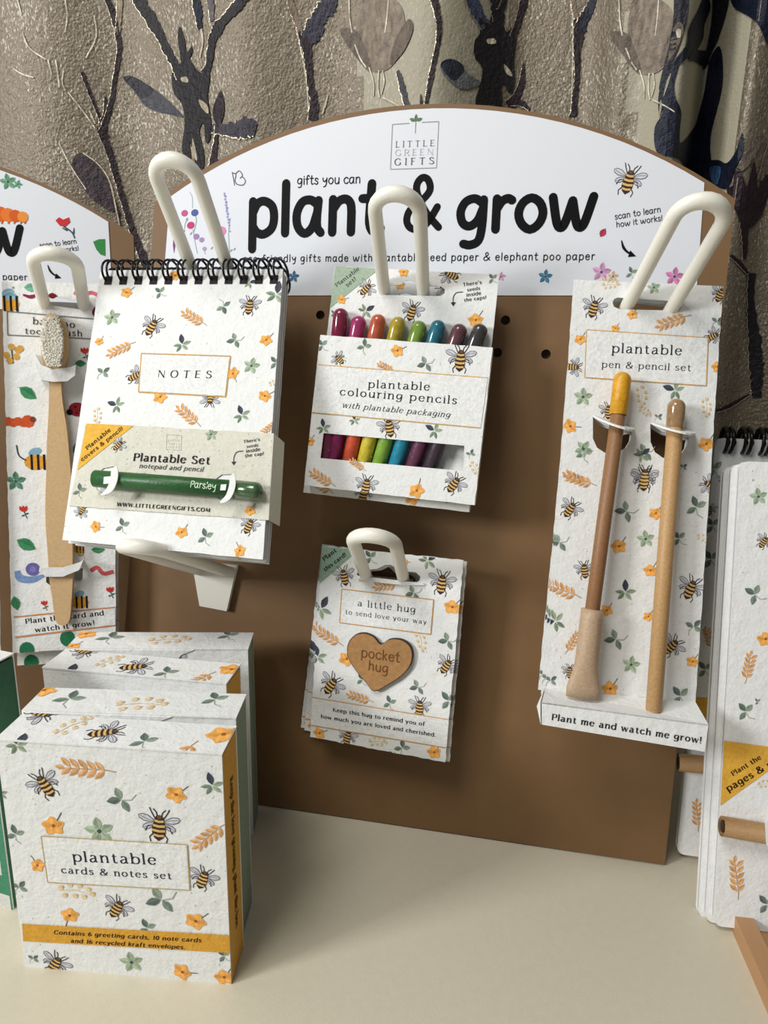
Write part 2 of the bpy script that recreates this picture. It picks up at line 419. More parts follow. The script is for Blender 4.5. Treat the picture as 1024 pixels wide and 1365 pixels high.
    def sprig(s, x, y, size=28, ang=0):
        T, k = s._T(x, y, size/100, ang)
        s.leaf(T, (0, 0), (-14, 52), .5, (72, 76, 88), 1); s.leaf(T, (2, -2), (44, 14), .42, (150, 168, 140), 1)
        s.leaf(T, (0, -6), (34, -30), .42, (164, 178, 150), 1); s.leaf(T, (-4, -4), (-44, -12), .4, (136, 156, 130), 1); s.leaf(T, (-2, -8), (-24, -42), .4, (120, 140, 116), 1)
    def star(s, x, y, size=26, ang=0, col=(176, 196, 164)):
        T, k = s._T(x, y, size/100, ang)
        for i in range(5):
            t = math.radians(90+72*i+10); s.leaf(T, (4*math.cos(t), 4*math.sin(t)), (48*math.cos(t), 48*math.sin(t)), .62, col if i % 2 else tuple(int(c*.9) for c in col), 1)
        s.disc(T((0, 0)), 7*k, (70, 84, 92), 4, 7)
    def many(s, spec):
        for e in spec.split(';'):
            e = e.split()
            if not e: continue
            nm = e[0]; a = [float(q) for q in e[1:]]
            {'b': s.bee, 'f': s.flower, 'w': s.wheat, 'v': s.sprigfaint, 'l': s.leaves, 'p': s.sprig, 's': s.star}[nm](*a)
    def flecks(s, u0, v0, u1, v1, n, seed=1):
        r = random.Random(seed)
        for i in range(n):
            c = V(r.uniform(u0, u1), r.uniform(v0, v1)); t = r.random()*6.28; L = r.uniform(.0003, .0012)
            s.poly([c, c+V(math.cos(t), math.sin(t))*L, c+V(math.cos(t+.3), math.sin(t+.3))*L*.8], r.choice([(168, 160, 144), (190, 184, 168), (140, 136, 124)]), 0)
    def emit(s, mb, fn, mat_='ink'):
        """fn(u,v,h) -> local xyz of the target mesh"""
        dz = .00003
        for pts, col, lay in s.polys:
            if s.clip is not None:
                pts = clip_poly(pts, s.clip)
                if len(pts) < 3: continue
            a = sum(pts[i][0]*pts[(i+1) % len(pts)][1]-pts[(i+1) % len(pts)][0]*pts[i][1] for i in range(len(pts)))
            if a < 0: pts = pts[::-1]
            h = s.z+dz*lay
            mb.add([fn(p[0], p[1], h) for p in pts], [tuple(range(len(pts)))], mat_, col)
def clip_poly(pts, cp_):
    out = [V(*p) for p in pts]; n = len(cp_)
    ar = sum(cp_[i][0]*cp_[(i+1) % n][1]-cp_[(i+1) % n][0]*cp_[i][1] for i in range(n))
    cp_ = cp_ if ar > 0 else cp_[::-1]
    for i in range(n):
        a = V(*cp_[i]); b = V(*cp_[(i+1) % n]); e = b-a
        f = lambda p: e[0]*(p[1]-a[1])-e[1]*(p[0]-a[0])
        res = []
        for j in range(len(out)):
            p, q = out[j], out[(j+1) % len(out)]; fp, fq = f(p), f(q)
            if fp >= 0: res.append(p)
            if (fp >= 0) != (fq >= 0): res.append(p+(q-p)*fp/(fp-fq))
        out = res
        if len(out) < 3: return []
    return out
def rrect(x0, y0, x1, y1, r, n=4):
    pts = []
    for cx, cy, a0 in ((x1-r, y1-r, 0), (x0+r, y1-r, 90), (x0+r, y0+r, 180), (x1-r, y0+r, 270)):
        for k in range(n+1):
            t = math.radians(a0+90*k/n); pts.append((cx+r*math.cos(t), cy+r*math.sin(t)))
    return pts
def wobble(pts, amp, seed=1, step=.004):    # slightly uneven hand-made edge
    r = random.Random(seed); out = []; n = len(pts)
    for i in range(n):
        a, b = V(*pts[i]), V(*pts[(i+1) % n]); L = np.linalg.norm(b-a); k = max(1, int(L/step)); nn = V(-(b-a)[1], (b-a)[0])/(L+1e-9)
        for j in range(k): out.append(tuple(a+(b-a)*j/k+nn*r.uniform(-amp, amp)*(j > 0)))
    return out

# ================================================================== the room
def struct(mb, name): o = mb.build(name); o['kind'] = 'structure'; return o
mb = MB(); mb.box((-2.2, -2.2, -.77), (2.4, .42, -.75), 'floor'); struct(mb, 'floor')
mb = MB(); mb.box((-2.2, .42, -.77), (2.4, .47, 1.9), 'wall'); struct(mb, 'wall_back')

# table
T = thing('display_table', 'cream laminate table top carrying the displays', 'table')
mb = MB(); mb.slab(rrect(-.85, -.62, 1.0, .17, .01), -.025, 0, 'table'); part(mb, 'tabletop', T)
for x in (-.78, .93):
    for y in (-.55, .1):
        mb = MB(); mb.tube([(x, y, -.75), (x, y, -.025)], .018, 'hook', 12); part(mb, 'leg', T, True)

# ================================================================== curtain
ZC = V(0, .205, 0)
FOLD = [None]
def cpx(px, py):
    y = .205
    for _ in range(1 if FOLD[0] is None else 8):
        q = hit(px, py, V(0, y, 0), V(0, -1, 0))
        if FOLD[0]: y = .5*y+.5*FOLD[0](q[0])
    return q[0], q[2]
kn = [(-900, .01), (-700, -.012), (-480, .016), (-300, -.01), (-120, .012), (40, -.010), (178, .014), (330, -.006), (445, .004), (585, -.017), (700, .014), (775, .010), (835, -.008), (900, -.02), (962, .045), (1000, -.008), (1060, .004), (1180, -.014), (1330, .016), (1500, -.01), (1700, .012), (1900, -.012), (2200, 0)]
KX = [cpx(k[0], 100)[0] for k in kn]; KY = [k[1] for k in kn]
def fold(x):
    i = int(np.clip(np.searchsorted(KX, x)-1, 0, len(KX)-2)); t = np.clip((x-KX[i])/(KX[i+1]-KX[i]), 0, 1)
    t = t*t*(3-2*t); return .205+KY[i]*(1-t)+KY[i+1]*t+.0005*math.sin(x*90+1)
FOLD[0] = fold
def S(x, z, h=0):
    e = 1e-3; sl = (fold(x+e)-fold(x-e))/(2*e); L = math.hypot(1, sl)
    y = fold(x)+.003*math.sin(z*9+x*14)
    return (x+sl/L*h, y-h/L, z)
def foil_mat(name, col, metal, rough, b1, b2, spark=True):
    m = mat(name, col, rough, metal, bump=[(150, b1), (520, b2)])
    if spark:
        nt = m.node_tree; N = nt.nodes; L = nt.links; b = N['Principled BSDF']; tc = N['Texture Coordinate']
        mp = N.new('ShaderNodeMapping'); mp.inputs['Scale'].default_value = (1, 1, .45); mp.inputs['Rotation'].default_value = (0, .5, 0); L.new(tc.outputs['Object'], mp.inputs[0])
        v = N.new('ShaderNodeTexNoise'); v.inputs['Scale'].default_value = 820; v.inputs['Detail'].default_value = 2; L.new(mp.outputs[0], v.inputs[0])
        big = N.new('ShaderNodeTexNoise'); big.inputs['Scale'].default_value = 22; L.new(tc.outputs['Object'], big.inputs[0])
        ad = N.new('ShaderNodeMath'); ad.operation = 'MULTIPLY_ADD'; L.new(big.outputs[0], ad.inputs[0]); ad.inputs[1].default_value = .35; L.new(v.outputs[0], ad.inputs[2])
        r = N.new('ShaderNodeMapRange'); r.inputs[1].default_value = .77; r.inputs[2].default_value = .85; L.new(ad.outputs[0], r.inputs[0])
        src = b.inputs['Base Color'].links[0].from_socket
        mx = N.new('ShaderNodeMix'); mx.data_type = 'RGBA'; L.new(r.outputs[0], mx.inputs[0]); L.new(src, mx.inputs[6]); mx.inputs[7].default_value = (*lin((172, 164, 148)), 1)
        L.new(mx.outputs[2], b.inputs['Base Color'])
    return m
M['foil'] = foil_mat('silver_taupe_jacquard', (116, 105, 88), .3, .45, .0009, .0009)
M['weave'] = foil_mat('cream_woven_cotton', (166, 160, 138), .0, .8, .0004, .0004, False)
M['cream'] = foil_mat('lit_cream_jacquard', (150, 143, 122), .12, .55, .0007, .0004)  # smoother cream cloth, light on the fold also painted in as paler tone
M['cprint'] = mat('curtain_print', attr=True, rough=.5, metal=.0, spec=.3, bump=[(260, .0012), (700, .0006)], var=(330, .4, (1, 1, .5)))
M['cline'] = mat('foil_outline', attr=True, rough=.3, metal=.8, bump=[(500, .001)])
mb = MB()
xs = np.arange(-.62, .82, .0028); zs = np.arange(-.3, 1.05, .03)
x_weave0, x_weave1 = cpx(862, 100)[0], cpx(985, 100)[0]
vs = [S(x, z) for z in zs for x in xs]; nx = len(xs)
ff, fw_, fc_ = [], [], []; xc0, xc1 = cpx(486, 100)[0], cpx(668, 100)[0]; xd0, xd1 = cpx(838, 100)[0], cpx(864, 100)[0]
for j in range(len(zs)-1):
    for i in range(nx-1):
        q = (j*nx+i, j*nx+i+1, (j+1)*nx+i+1, (j+1)*nx+i)
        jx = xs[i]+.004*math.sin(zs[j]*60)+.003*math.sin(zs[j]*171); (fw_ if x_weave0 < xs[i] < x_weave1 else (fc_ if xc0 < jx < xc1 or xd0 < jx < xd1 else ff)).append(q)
mb.add(vs, ff, 'foil'); k = mb.mid('weave')
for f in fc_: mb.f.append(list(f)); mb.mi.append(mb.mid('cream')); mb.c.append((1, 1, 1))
for f in fw_: mb.f.append(list(f)); mb.mi.append(k); mb.c.append((1, 1, 1))
class CP:           # print on the curtain, coordinates are curtain (x,z)
    def __init__(s, mb): s.mb = mb
    def quadstrip(s, L, R, col, h, m_='cprint'):
        vs = []
        for a, b in zip(L, R): vs += [S(a[0], a[1], h), S(*((a+b)/2), h), S(b[0], b[1], h)]
        fs = []
        for i in range(len(L)-1): fs += [(3*i, 3*i+1, 3*i+4, 3*i+3), (3*i+1, 3*i+2, 3*i+5, 3*i+4)]
        s.mb.add(vs, [f[::-1] for f in fs], m_, lin(col))
    def branch(s, pts, wid, col=(58, 50, 58), line=True, h=.0008, jit=.22, seed=0):
        if pts[0][1] <= -10 and len(pts) > 2:      # grows on past the part in view
            (x0, y0), (x1, y1) = pts[0], pts[1]; k_ = (x0-x1)/max(8, abs(y0-y1))
            pts = [(x0+k_*150+14, y0-220), (x0+k_*80-10, y0-120), (x0+k_*40, y0-50)]+list(pts); wid = [wid[0]*.4, wid[0]*.7, wid[0]*.9]+list(wid)
        P = [V(*cpx(*p)) for p in pts]; r = random.Random(seed+int(pts[0][0]))
        k = np.linalg.norm(V(*cpx(pts[0][0]+1, pts[0][1]))-V(*cpx(*pts[0])))
        q = cr(P, 8); W = np.interp(np.linspace(0, 1, len(q)), np.linspace(0, 1, len(wid)), wid)*k/2
        L = []; R = []
        for i in range(len(q)):
            d = q[min(i+1, len(q)-1)]-q[max(i-1, 0)]; d = d/(np.linalg.norm(d)+1e-9); n = V(-d[1], d[0])
            L.append(q[i]+n*W[i]*(1+r.uniform(-jit, jit))); R.append(q[i]-n*W[i]*(1+r.uniform(-jit, jit)))
        s.quadstrip(L, R, col, h)
        if line:
            e = .9*k
            s.quadstrip([a+(a-b)/np.linalg.norm(a-b)*e for a, b in zip(R, L)], R, (196, 186, 160), h+.0002, 'cline')
    def shape(s, pts, col, h=.0008, m_='cprint', n=7):
        # closed outline -> horizontal slices so that it follows the folds
        P = cr([V(*cpx(*p)) for p in pts], 5, True)[:-1]
        P = [tuple(p) for p in P]
        for t in tessellate_polygon([[Vector((x, y, 0)) for x, y in P]]):
            tr = [P[i] for i in t]; x0 = min(p[0] for p in tr); x1 = max(p[0] for p in tr); y0 = min(p[1] for p in tr)-1; y1 = max(p[1] for p in tr)+1
            g = math.floor(x0/.004)*.004
            while g < x1:
                q = clip_poly(tr, [(g, y0), (g+.004, y0), (g+.004, y1), (g, y1)])
                if len(q) >= 3:
                    ar = sum(q[i][0]*q[(i+1) % len(q)][1]-q[(i+1) % len(q)][0]*q[i][1] for i in range(len(q)))
                    if ar < 0: q = q[::-1]
                    if abs(ar) > 1e-10: s.mb.add([S(p[0], p[1], h) for p in q], [tuple(range(len(q)))], m_, lin(col))
                g += .004
    def outline(s, pts, wpx=1.6, col=(206, 198, 176), h=.0009): s.branch(pts, [wpx, wpx], col, False, h, 0); 
cp_ = CP(mb)
DK = (26, 22, 25); PL = (34, 20, 26); NV = (15, 21, 38); GY = (90, 90, 96); TP = (98, 86, 74)
def loft(P): return P
B = cp_.branch
# left thin twig
B([(136, -20), (150, 20), (158, 62), (152, 100), (146, 135), (136, 168), (134, 175)], [10, 9, 8, 6, 7, 9, 12], PL)
B([(107, 95), (118, 125), (131, 158), (134, 172)], [5, 5, 4, 8], PL)
B([(138, 128), (138, 148), (134, 165)], [3, 5, 8], PL)
B([(132, 168), (143, 200), (153, 235), (163, 270), (176, 310), (192, 350), (200, 372)], [13, 9, 8, 9, 10, 13, 15], PL)
B([(160, -10), (158, 20), (156, 45)], [7, 6, 5], (140, 126, 104))
# big left branch with knot
B([(178, -20), (190, 8), (208, 36), (222, 64), (234, 88), (240, 104)], [22, 20, 17, 14, 12, 14], DK)
cp_.shape([(232, 88), (243, 84), (252, 78), (262, 92), (272, 98), (280, 90), (281, 105), (278, 130), (282, 160), (281, 184), (275, 190), (272, 165), (266, 176), (272, 205), (270, 228), (262, 232), (258, 205), (252, 190), (255, 226), (246, 218), (242, 196), (246, 165), (243, 140), (232, 124), (229, 104)], DK)
cp_.shape([(241, 36), (247, 52), (250, 70), (257, 62), (256, 75), (248, 84), (244, 96), (240, 66), (238, 50)], DK)
cp_.shape([(242, 104), (250, 103), (252, 110), (244, 109)], (170, 160, 134), .0011); cp_.shape([(266, 133), (277, 140), (279, 152), (270, 144)], (170, 160, 134), .0011); cp_.shape([(257, 184), (261, 198), (263, 214), (257, 205)], (160, 150, 128), .0011)
B([(335, -15), (320, 8), (302, 28), (291, 42), (284, 60), (280, 88), (273, 100)], [12, 14, 11, 17, 13, 10, 12], DK)
B([(262, -10), (266, 15), (269, 40)], [10, 11, 6], NV); B([(270, 40), (272, 56), (268, 78)], [3, 2.5, 2], (180, 170, 148), False)
B([(281, -10), (284, 12), (285, 30)], [8, 8, 5], (88, 82, 84))
cp_.shape([(162, 103), (172, 101), (185, 106), (205, 119), (222, 132), (241, 151), (243, 156), (226, 152), (205, 147), (190, 138), (178, 121)], (64, 64, 70))
cp_.shape([(163, 103), (175, 101), (192, 110), (204, 120), (188, 130), (176, 118)], (42, 40, 46), .001)
cp_.shape([(296, 122), (300, 138), (299, 155), (293, 168), (286, 160), (285, 145), (290, 132)], PL)
B([(283, 172), (300, 173), (316, 174), (330, 170), (342, 174)], [8, 11, 16, 20, 12], (54, 50, 58))
B([(290, 168), (289, 185), (286, 205), (284, 225)], [6, 5, 8, 14], PL)
# left outlined leaf and metallic ghosts
cp_.shape([(97, 208), (108, 203), (122, 215), (138, 235), (146, 262), (149, 282), (134, 274), (118, 262), (104, 243), (93, 222)], (66, 56, 60))
cp_.outline([(76, 190), (90, 218), (112, 252)], 1.6); cp_.outline([(108, 203), (128, 218), (143, 240), (151, 272), (157, 300)], 1.6)
B([(152, 268), (156, 285), (158, 308)], [1, 4, 1], PL, False)
for pts in ([(20, -5), (26, 18)], [(84, -5), (87, 20), (84, 42)], [(27, 42), (36, 62), (58, 78)], [(124, 20), (126, 48), (112, 76)], [(61, 78), (66, 98)], [(71, 78), (74, 96), (76, 115)], [(82, 92), (80, 108), (84, 120)], [(88, 122), (106, 145), (124, 170)], [(116, 146), (124, 164)], [(15, 90), (28, 98), (42, 102)]):
    cp_.outline(pts, 1.7)
# centre fork
B([(384, -15), (391, 12), (398, 30), (402, 46)], [7, 9, 9, 7], (120, 104, 90))
B([(446, -15), (440, 8), (430, 22), (420, 42), (411, 56)], [18, 22, 19, 22, 20], (48, 46, 58))
B([(432, -15), (430, 6)], [6, 5], NV)
B([(402, 44), (410, 62), (413, 85), (416, 115), (421, 140), (418, 162)], [12, 14, 10, 9, 12, 14], PL)
cp_.outline([(397, 40), (403, 70), (410, 110), (413, 150)], 1.4)
B([(439, 128), (435, 142), (431, 154)], [1, 3, 2], (190, 182, 160), False)
# pale tulip ghosts centre and right
for ox, oy in ((0, 0), (360, 0)):
    cp_.shape([(455+ox, 45+oy), (468+ox, 40+oy), (482+ox, 50+oy), (496+ox, 90+oy), (492+ox, 96+oy), (476+ox, 78+oy)], TP)
    cp_.shape([(500+ox, -10+oy), (482+ox, 10+oy), (478+ox, 50+oy), (492+ox, 90+oy), (505+ox, 98+oy), (524+ox, 90+oy), (540+ox, 60+oy), (536+ox, 10+oy)], (126, 113, 98), .0006)
    cp_.shape([(527+ox, 60+oy), (545+ox, 28+oy), (552+ox, 40+oy), (540+ox, 70+oy), (522+ox, 88+oy)], TP)
    for pts in ([(467, -5), (468, 25), (471, 46)], [(520, -5), (518, 22), (515, 46)], [(494, 92), (500, 112), (500, 130)], [(507, 96), (506, 118), (508, 132)], [(512, 96), (514, 112), (510, 128)], [(475, 62), (482, 80), (490, 92)], [(512, 132), (528, 140), (540, 148)]):
        cp_.outline([(a+ox, b+oy) for a, b in pts], 1.5)
# twig between
B([(575, -15), (582, 10), (586, 35), (584, 60), (579, 85), (575, 108), (569, 140), (566, 160)], [9, 8, 6, 5, 5, 6, 4, 6], PL)
B([(532, 96), (538, 118), (545, 145)], [4, 7, 6], (60, 60, 66)); B([(562, 127), (563, 142)], [1, 4], PL, False)
# big centre-right branch
B([(622, -20), (632, 8), (640, 24), (648, 36)], [22, 18, 16, 16], (56, 62, 80))
B([(655, -15), (662, 8), (664, 30)], [16, 18, 18], DK); B([(673, -5), (670, 8), (664, 16)], [8, 9, 6], DK)
B([(702, -15), (697, 8), (690, 30), (683, 50)], [12, 11, 9, 8], PL)
cp_.shape([(638, 22), (650, 30), (656, 18), (668, 24), (674, 42), (684, 36), (688, 52), (685, 80), (686, 108), (682, 124), (676, 122), (672, 112), (668, 118), (669, 142), (656, 140), (636, 142), (634, 132), (640, 112), (642, 90), (632, 76), (632, 56), (639, 44)], DK)
cp_.shape([(648, 53), (658, 52), (660, 58), (650, 59)], (176, 168, 144), .0011); cp_.shape([(671, 86), (680, 95), (682, 102), (674, 98)], (160, 150, 128), .0011)
cp_.shape([(588, 86), (598, 80), (612, 84), (622, 98), (640, 110), (634, 116), (618, 120), (605, 114), (590, 98)], (94, 96, 96)); cp_.shape([(588, 88), (598, 80), (612, 84), (618, 94), (606, 108), (596, 102)], (34, 38, 48), .001)
B([(698, 84), (696, 108), (688, 130), (678, 142)], [2, 9, 10, 14], PL); B([(680, 138), (695, 138), (706, 146)], [5, 8, 3], PL)
# right fork
B([(764, -10), (766, 12), (770, 22)], [5, 6, 8], (122, 104, 88)); B([(794, -12), (788, 8), (778, 25), (774, 40)], [12, 14, 16, 18], NV)
B([(772, 20), (772, 42), (770, 70), (770, 100), (767, 130), (764, 155)], [14, 16, 9, 7, 8, 10], PL); cp_.outline([(764, 15), (764, 60), (763, 110), (761, 150)], 1.3)
# navy woven folds
cp_.shape([(902, -20), (918, -20), (917, 20), (910, 50), (902, 72), (892, 88), (886, 110), (880, 118), (884, 96), (893, 60), (899, 25)], (26, 26, 36))
cp_.shape([(903, 38), (909, 38), (908, 48), (904, 48)], (190, 184, 160), .0011)
cp_.shape([(942, -12), (948, 6), (940, 30), (938, 48), (928, 66), (914, 78), (904, 88), (892, 118), (886, 140), (880, 150), (880, 122), (892, 90), (914, 60), (918, 36), (930, 14)], NV)
cp_.shape([(924, 66), (938, 64), (947, 68), (945, 84), (932, 82), (918, 80)], (26, 28, 44), .001)
cp_.shape([(906, 84), (900, 110), (902, 130), (908, 150), (906, 172), (908, 190), (926, 168), (932, 150), (940, 118), (946, 84), (962, 60), (966, 110), (950, 180), (948, 240), (920, 230), (892, 208), (876, 200), (874, 170), (884, 150), (888, 120), (898, 96)], (20, 24, 42))
cp_.shape([(938, 90), (960, 50), (975, -20), (952, -20), (948, 30)], (24, 24, 32), .0009)
cp_.shape([(976, -20), (1010, -20), (1024, 0), (1026, 60), (1016, 40), (1000, 20), (980, 6)], NV)
cp_.shape([(942, 214), (960, 212), (972, 216), (984, 200), (992, 176), (992, 200), (982, 226), (972, 250), (955, 246), (942, 232)], NV); cp_.shape([(950, 222), (964, 222), (960, 244), (952, 240)], (48, 78, 110), .001)
cp_.shape([(896, 96), (892, 112), (886, 128), (890, 108)], (150, 144, 124), .0011); cp_.shape([(884, 140), (880, 156), (882, 132)], (150, 144, 124), .0011)
# far right dark sprout
cp_.shape([(984, 222), (992, 236), (996, 248), (1000, 236), (1006, 214), (1010, 236), (1011, 250), (1022, 232), (1030, 240), (1022, 270), (1014, 290), (1000, 304), (990, 300), (984, 286), (976, 268), (972, 250), (980, 246)], PL)
B([(1026, 190), (1020, 215), (1014, 240)], [3, 6, 8], (90, 82, 78))
B([(993, 296), (994, 320), (993, 345)], [12, 9, 5], PL); B([(975, 340), (988, 352), (998, 364)], [4, 6, 4], PL)
B([(1003, 364), (1001, 395), (1004, 430), (1008, 470), (1010, 500), (1010, 530)], [11, 10, 13, 18, 16, 10], DK); B([(955, 548), (975, 540), (1000, 526)], [3, 5, 3], PL)
cp_.shape([(985, 222), (1006, 190), (1020, 178), (1008, 205), (992, 226)], (104, 94, 84), .0009)
cur = mb.build('curtain', smooth=True); tag(cur, 'silvery taupe curtain with dark branches and navy folds behind the displays', 'curtain')

# ================================================================== display boards
def circle3(a, b, c_, n=28):
    A = np.array([[2*(b[0]-a[0]), 2*(b[1]-a[1])], [2*(c_[0]-a[0]), 2*(c_[1]-a[1])]])
    o = np.linalg.solve(A, V(b@b-a@a, c_@c_-a@a)); r = np.linalg.norm(a-o)
    t0 = math.atan2(*(a-o)[::-1]); t1 = math.atan2(*(c_-o)[::-1])
    return [tuple(o+r*V(math.cos(t), math.sin(t))) for t in np.linspace(t0, t1, n)]
def circ(x, y, r, n=12): return [(x+r*math.cos(2*math.pi*k/n), y+r*math.sin(2*math.pi*k/n)) for k in range(n)]
bp = lambda px, py: BOARD.p2(px, py)
arcB = circle3(bp(206, 270), bp(557, 139), bp(980, 265))
arcS = circle3(bp(226.9, 263), bp(560, 145.6), bp(939, 244))
sl, sr = bp(217, 394), bp(928, 394)
HO = 'hand'
def sign_text(P):
    P.text('gifts you can', (396.5, 246.5), (481, 244.5), (20, 18, 20), HO, 9, 5)
    P.text('plant', (331, 312), (509, 309), (12, 11, 12), HO, 14.5, 8, hscale=1.06)
    P.text('&', (538, 306), (586, 305), (12, 11, 12), HO, 14, 0, hscale=1.22)
    P.text('grow', (610, 307), (793, 304), (12, 11, 12), HO, 14.5, 6)
    P.text('eco-friendly gifts made with plantable seed paper & elephant poo paper', (324.6, 349.5), (792.5, 346.5), (20, 18, 20), HO, 9.5, 14)
    P.text('scan to learn', (819.5, 293), (881, 283), (24, 22, 24), HO, 9, 5); P.text('how it works!', (821.5, 303.5), (883, 294.5), (24, 22, 24), HO, 9, 5)
    P.pline([(828.5, 321), (831, 330), (836, 336), (843, 340)], [1.5, 3.6, 3, 2.4], (20, 18, 22), 3, True)
    P.ppoly([(840, 334), (848, 342), (837, 343)], (20, 18, 22), 3)
def display_stand(fr, vbot, label, main):
    t = thing('display_stand', label, 'display stand', fr.mw())
    bl, br = (bp(165, 860), bp(886, 1154)) if main else ((.0, 0), (.284, 0))
    L0 = arcB[0] if main else (-.03, .349)
    slope = 0 if not main else (bp(165.5, 841)[0]-bp(206, 270)[0])/(bp(165.5, 841)[1]-bp(206, 270)[1])
    bl = (L0[0]+(vbot-L0[1])*(.058 if main else 0), vbot)
    out = [bl, (.284 if main else .2879, vbot)]+arcB[::-1]
    holes = [circ(*h, .0025) for h in (((.0789, .2882), (.1802, .2872), (.2023, .2702), (.177, .2703)) if main else ())]
    mb = MB(); mb.slab(out, -.0035, 0, 'kraft', 'burnt', holes); part(mb, 'pegboard', t)
    s_ = MB(); s_.slab([tuple(sl), tuple(sr)]+arcS[::-1], .0001, .0004, 'sign')
    P = Print(BOARD, 0, z0=.00048); sign_text(P)
    if main:
        # the small square emblem
        c2 = crop(300, 100, 2.56); P.cv = c2
        g = (150, 152, 156)
        for a, b in (((572, 170), (630, 166)), ((672, 163), (730, 160)), ((730, 160), (722, 318)), ((722, 318), (565, 323)), ((565, 323), (572, 170))): P.pline([a, b], 2.2, g, 3)
        P.text('LITTLE', (582, 248), (716, 243), (120, 120, 124), 'serif', 6, 22); P.text('GREEN', (580, 277), (712, 273), (186, 188, 190), 'serif', 6, 22); P.text('GIFTS', (578, 309), (714, 304), (96, 96, 100), 'serif', 7, 30)
        P.pline([(652, 150), (650, 200)], 2, (120, 128, 118), 3)
        T_, k_ = P._T(652, 158, .5, 0)
        for b in ((-46, 16), (46, 16), (0, 46)): P.leaf(T_, (0, 0), b, .5, (108, 130, 98), 3)
        P.cv = ID; P.bee(838, 241, 50, 12, False)
        P.cv = crop(200, 190, 4.655)
        for pts in ([(512, 185), (520, 225), (527, 268)], [(515, 190), (535, 200), (530, 240), (545, 262), (580, 265), (594, 240), (575, 215), (560, 225)], [(530, 200), (555, 178), (575, 200), (572, 215)]): P.pline(pts, 5, (96, 90, 96), 3, True)
        for x, y, r, col in ((217, 440, 22, (190, 92, 138)), (280, 437, 24, (86, 98, 158)), (255, 515, 25, (198, 66, 118)), (360, 362, 26, (110, 102, 148)), (290, 585, 20, (160, 132, 176)), (323, 605, 17, (166, 140, 182)), (340, 660, 14, (176, 160, 190)), (443, 552, 34, (218, 140, 178)), (425, 530, 20, (206, 120, 166)), (450, 620, 15, (220, 160, 186)), (212, 550, 8, (190, 120, 150)), (465, 330, 6, (150, 140, 190))):
            k_ = P.scale(x, y); P.disc(P.P(x, y), r*k_, col, 2, 12, r*.85*k_, .3)
        for i in range(14): k_ = P.scale(470, 400); P.disc(P.P(464+i*2.4+4*(i % 2), 318+i*18), (9-abs(i-5)*.5)*k_, (150, 144, 196) if i % 2 else (168, 160, 206), 2, 7)
        for pts, w_ in (([(250, 310), (265, 345), (266, 410)], 3), ([(238, 480), (222, 500), (216, 540)], 4), ([(282, 450), (290, 480), (284, 520), (272, 560)], 5), ([(268, 540), (278, 600), (296, 690)], 4), ([(500, 470), (490, 560), (496, 690)], 4), ([(340, 670), (345, 695)], 3), ([(445, 600), (455, 690)], 4)): P.pline(pts, w_, (140, 170, 172), 1, True)
        P.pline([(150, 580), (152, 640), (152, 685)], [3, 16, 2], (130, 76, 122), 2); P.pline([(410, 450), (410, 490), (408, 520)], [2, 14, 3], (140, 74, 116), 2)
        for x, y in ((380, 665), (500, 680), (520, 672), (250, 575), (225, 485)): T_, k_ = P._T(x, y, .35, 20); P.leaf(T_, (0, 0), (20, 60), .4, (150, 176, 168), 2)
        P.cv = ID
        for x, y, s_z, col in ((392, 369, 12, (78, 118, 156)), (727, 369, 15, (84, 136, 168)), (801.7, 363, 20, (222, 164, 206)), (817, 369, 12, (228, 196, 158)), (899, 369, 20, (214, 136, 180)), (668, 369, 10, (226, 170, 200))): P.star(x, y, s_z*1.4, 15, col)
        P.leaves(842, 364, 18, 20); P.wheat(814, 377, 26, 10, (228, 206, 166)); P.sprigfaint(806, 384, 22, 0)
        T_, k_ = P._T(803.7, 310.5, .13, 30); P.leaf(T_, (0, -50), (0, 50), .7, (176, 62, 82), 2)
    P.emit(s_, lambda u, v, h: (u, v, h), 'sign_ink')
    sg = part(s_, 'header_sign', t, label='white printed paper header' if main else 'white paper header printed with tulip, leaf and caterpillar')
    mb = MB(); zb = -.0035
    mb.slab([(.09, vbot+.0), (.165, vbot), (.15, .26), (.105, .26)], -.0065, -.0036, 'kraft', 'kraftedge'); part(mb, 'easel_back', t)
    mb = MB(); mb.slab([(.17, .2), (.24, .2), (.24, .31), (.17, .31)] if main else [(.1, .1), (.2, .1), (.2, .2), (.1, .2)], -.0065, -.0036, 'kraftedge'); part(mb, 'added_backing', t)  # unseen plate added behind the board to keep its peg holes dark
    if main: mb = MB(); mb.slab([(.06, .27), (.0895, .27), (.0895, .30), (.06, .30)], -.0065, -.0036, 'kraftedge'); part(mb, 'added_backing', t)  # second added backing, darkens the remaining hole
    return t, sg, s_
display_stand(BOARD, .0008, 'brown board display stand with arched white header, pegs and hanging gift sets', True)
ps = math.radians(20)
exL = V(math.cos(ps), math.sin(ps), 0); bkL = V(-math.sin(ps), math.cos(ps), 0); nL = -bkL*math.cos(LEAN)+V(0, 0, 1)*math.sin(LEAN)
d_ = ray(178, 314); tL = (.092-CAM[1])/d_[1]; SL = CAM+d_*tL
LB = Frame(SL, exL, nL); shR = bp(980, 265); LB = Frame(LB.to(-shR[0], -shR[1]), exL, nL)
vb = -LB.O[2]/LB.ev[2]+.001
dl, sgl, sL = display_stand(LB, vb, 'brown board display stand with white header cut off at the left edge', False)
